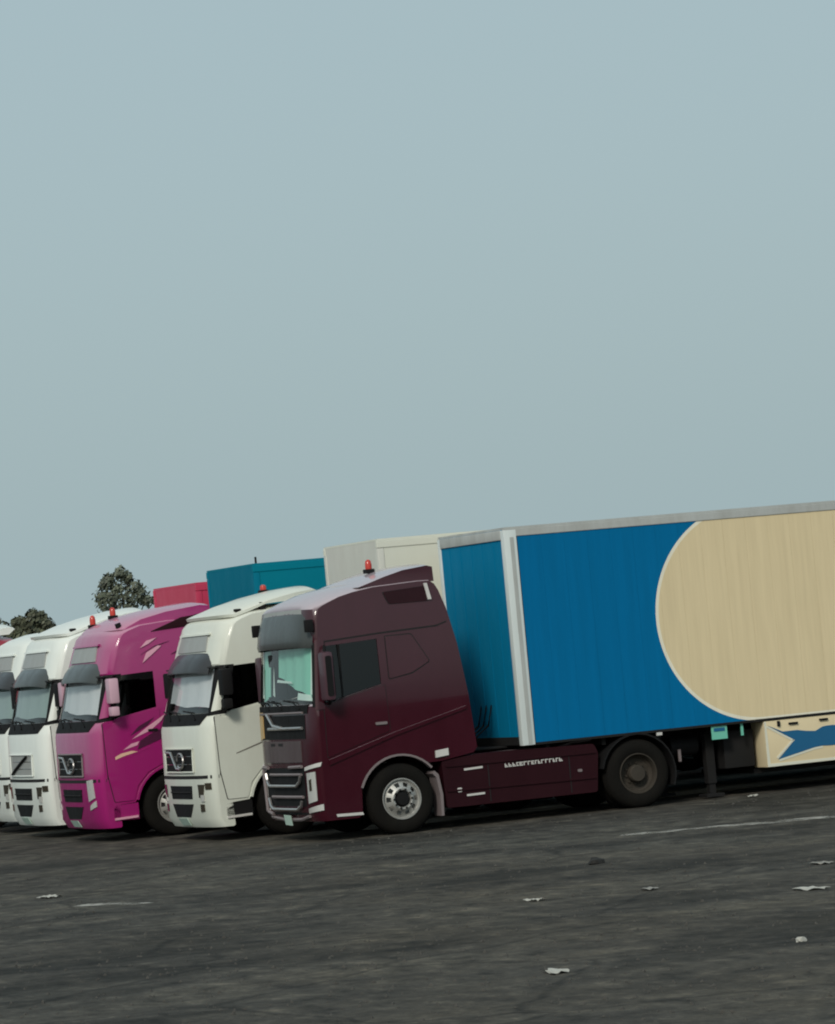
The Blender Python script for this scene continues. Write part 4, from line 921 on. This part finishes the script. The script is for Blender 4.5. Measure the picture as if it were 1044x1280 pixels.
def broadleaf(loc, h, cr_, clumps, label, leafm, seed, leaf=.16, per=170):
    rr = random.Random(seed); root = empty('broadleaf_tree', loc); tag(root, label, 'tree', 'trees beyond the lorries')
    b = MB(); b.tube([(0, 0, -.1), (.08, .02, h * .3), (-.05, .05, h * .6), (.02, 0, h * .85)], [.17, .14, .10, .05], 8)
    v = []; f = []
    for (cx, cy, cz, r) in clumps:
        b.tube([(0, 0, h * .55), (cx * .5, cy * .5, (h * .55 + cz) / 2), (cx, cy, cz)], [.06, .04, .02], 5)
        for _ in range(per):
            d = Vector((rr.gauss(0, 1), rr.gauss(0, 1), rr.gauss(0, 1))).normalized(); p = Vector((cx, cy, cz)) + d * r * rr.uniform(.45, 1.05)
            n_ = (d + Vector((rr.uniform(-.7, .7), rr.uniform(-.7, .7), rr.uniform(-.4, .9)))).normalized(); a = n_.orthogonal().normalized(); c = n_.cross(a)
            s1 = leaf * rr.uniform(.6, 1.2); s2 = s1 * .5; k = len(v)
            v += [p - a * s1, p + c * s2, p + a * s1, p - c * s2]; f.append((k, k + 1, k + 2, k + 3))
    b.build('trunk', bark, root, 60)
    me = bpy.data.meshes.new('crown'); me.from_pydata([tuple(p) for p in v], [], f); me.materials.append(leafm)
    o = bpy.data.objects.new('crown', me); C.objects.link(o); o.parent = root
lg_ = leaf_mat('grey_green_leaves', (.12, .135, .095)); lo_ = leaf_mat('olive_fronds', (.085, .092, .055))
broadleaf((32.7, 120, 0), 6.9, 1.3, [(-.78, 0, 6.5, .36), (-.55, .2, 6.72, .30), (-.05, 0, 6.95, .36), (.28, 0, 6.72, .30), (-1.0, 0, 5.95, .42), (-.55, 0, 5.9, .50), (.0, .1, 6.05, .55), (.55, 0, 6.30, .42), (.85, .1, 6.0, .40), (.45, 0, 5.75, .5), (1.05, 0, 5.65, .36), (-.8, .1, 5.5, .5), (.1, -.1, 5.4, .6), (1.45, 0, 5.62, .18), (-.3, .1, 6.3, .3)],
          'grey-green clumpy tree crown above the magenta tractor and the red trailer', lg_, 3, .12, 140)
broadleaf((28.35, 120, 0), 5.3, 1.2, [(-.85, 0, 4.75, .40), (-.45, .1, 5.05, .36), (-.75, 0, 5.15, .20), (0, 0, 5.05, .50), (.10, 0, 5.45, .28), (.40, .1, 5.25, .34), (.65, 0, 4.90, .40), (.85, 0, 4.65, .30), (.1, 0, 4.5, .6), (-.5, 0, 4.4, .5), (.6, 0, 4.4, .45)],
          'bushy olive tree crown above the white tractor at the left', lo_, 11, .15, 230)
broadleaf((26.75, 121, 0), 5.2, 1.2, [(-.5, 0, 5.1, .5), (.1, 0, 5.12, .42), (.45, 0, 4.9, .4), (-1.0, 0, 5.1, .5)], 'low dark tree top cut off by the left edge of the picture', lo_, 5, .14)

# ------------------------------------------------------------------ litter on the asphalt
paper = mat('scrap_paper', (.46, .45, .41), .8, 0, 0, .6, (.28, .27, .24))
darkm = mat('black_rubber_scrap', (.015, .014, .013), .8)
def scrap(name, x, y, lx, ly, h, label, cat, m, seed, rz=0):
    rr = random.Random(seed); v = []; f = []; z0 = gz(x, y) + .004; nx, ny = 6, 5; lx *= .66; ly *= .8; h *= .6
    sx, sy = rr.uniform(-.3, .3), rr.uniform(-.3, .3); ph = rr.uniform(0, 6)
    P = [[None] * (ny + 1) for _ in range(nx + 1)]
    for i in range(nx + 1):
        for j in range(ny + 1):
            a, b = i / nx - .5, j / ny - .5; e_ = 1 - .35 * rr.random() * (abs(a) > .4 or abs(b) > .4)
            zz = h * max(0, .35 * rr.random() + .75 * abs(math.sin(ph + a * 5 + b * 3)) - .25)
            P[i][j] = ((a + sx * b) * lx * e_, (b + sy * a) * ly * e_, zz)
    for lay in (0, .004):
        for i in range(nx + 1):
            for j in range(ny + 1): q = P[i][j]; v.append((q[0], q[1], q[2] + lay))
    k = (nx + 1) * (ny + 1)
    for l in (0, 1):
        for i in range(nx):
            for j in range(ny): g = l * k + i * (ny + 1) + j; f.append((g, g + 1, g + ny + 2, g + ny + 1))
    o = mesh_obj(name, v, f, m); o.location = (x, y, z0); o.rotation_euler.z = rz
    tag(o, label, cat, 'litter on the asphalt'); return o
def lump(name, x, y, r, label, cat, m, seed):
    rr = random.Random(seed); bm = bmesh.new(); bmesh.ops.create_icosphere(bm, subdivisions=2, radius=1)
    for q in bm.verts: q.co = Vector((q.co.x * r, q.co.y * r * .8, max(-.2, q.co.z) * r * .75)) * rr.uniform(.78, 1.12)
    bm.verts.index_update(); o = mesh_obj(name, [q.co[:] for q in bm.verts], [[w.index for w in g.verts] for g in bm.faces], m); bm.free()
    o.location = (x, y, gz(x, y) + r * .14); tag(o, label, cat, 'litter on the asphalt'); return o
scrap('paper_scrap', -5.66, -6.16, .36, .5, .05, 'pale paper scrap on the asphalt at far left', 'litter', paper, 1)
scrap('carton', 6.61, -.55, .36, .22, .07, 'white flattened carton lying beside the blue trailer under its locker', 'litter', paper, 2, .2)
lump('rubber_scrap', -.59, -11.55, .10, 'small black lump on the asphalt in front of the rear wheel', 'litter', darkm, 3)
scrap('paper_scrap', -3.2, -16.07, .24, .3, .05, 'pale paper scrap in the middle of the yard, left of the black lump', 'litter', paper, 4)
lump('paper_ball', -4.16, -24.25, .05, 'small crumpled paper ball near the right edge, in the foreground', 'litter', paper, 5)
scrap('paper_scrap', -6.35, -24.2, .30, .5, .04, 'long pale scrap, nearest to the bottom edge of the picture', 'litter', paper, 6)
scrap('paper_scrap', -1.44, -18.88, .38, .5, .04, 'flat pale scrap by the right edge, above the crumpled paper ball', 'litter', paper, 7)
scrap('paper_scrap', -2.15, -16.6, .26, .3, .03, 'faint pale scrap right of the black lump in mid yard', 'litter', mat('dull_paper', (.26, .25, .23), .9), 8)
scrap('paper_scrap', .29, -15.64, .3, .4, .04, 'pale scrap at the right edge, just below the painted line', 'litter', mat('dull_paper', (.26, .25, .23)), 9)

# loose grit on the yard: far too many grains to count
def grit():
    rr = random.Random(12); v = []; f = []
    for _ in range(9000):
        u = rr.random(); d = 26 + 34 * u; a = YAW + rr.uniform(-.125, .125)
        x, y = CAM.x + d * math.sin(a), CAM.y + d * math.cos(a)
        if y > -.6: continue
        r = .006 + .02 * rr.random() ** 4; z = gz(x, y); k = len(v)
        for t in range(4):
            b = t * math.pi / 2 + rr.uniform(-.5, .5); q = r * rr.uniform(.7, 1.4); v.append((x + q * math.cos(b), y + q * math.sin(b), z + .001))
        v.append((x + rr.uniform(-.3, .3) * r, y + rr.uniform(-.3, .3) * r, z + r * rr.uniform(.6, 1.1)))
        f += [(k, k + 1, k + 4), (k + 1, k + 2, k + 4), (k + 2, k + 3, k + 4), (k + 3, k, k + 4)]
    m = mat('grit', (.075, .07, .062), .9, 0, 0, 1.0, (.035, .033, .03)); o = mesh_obj('grit', v, f, m)
    o['kind'] = 'stuff'; o['label'] = 'loose grit scattered over the asphalt'; o['category'] = 'grit'
grit()
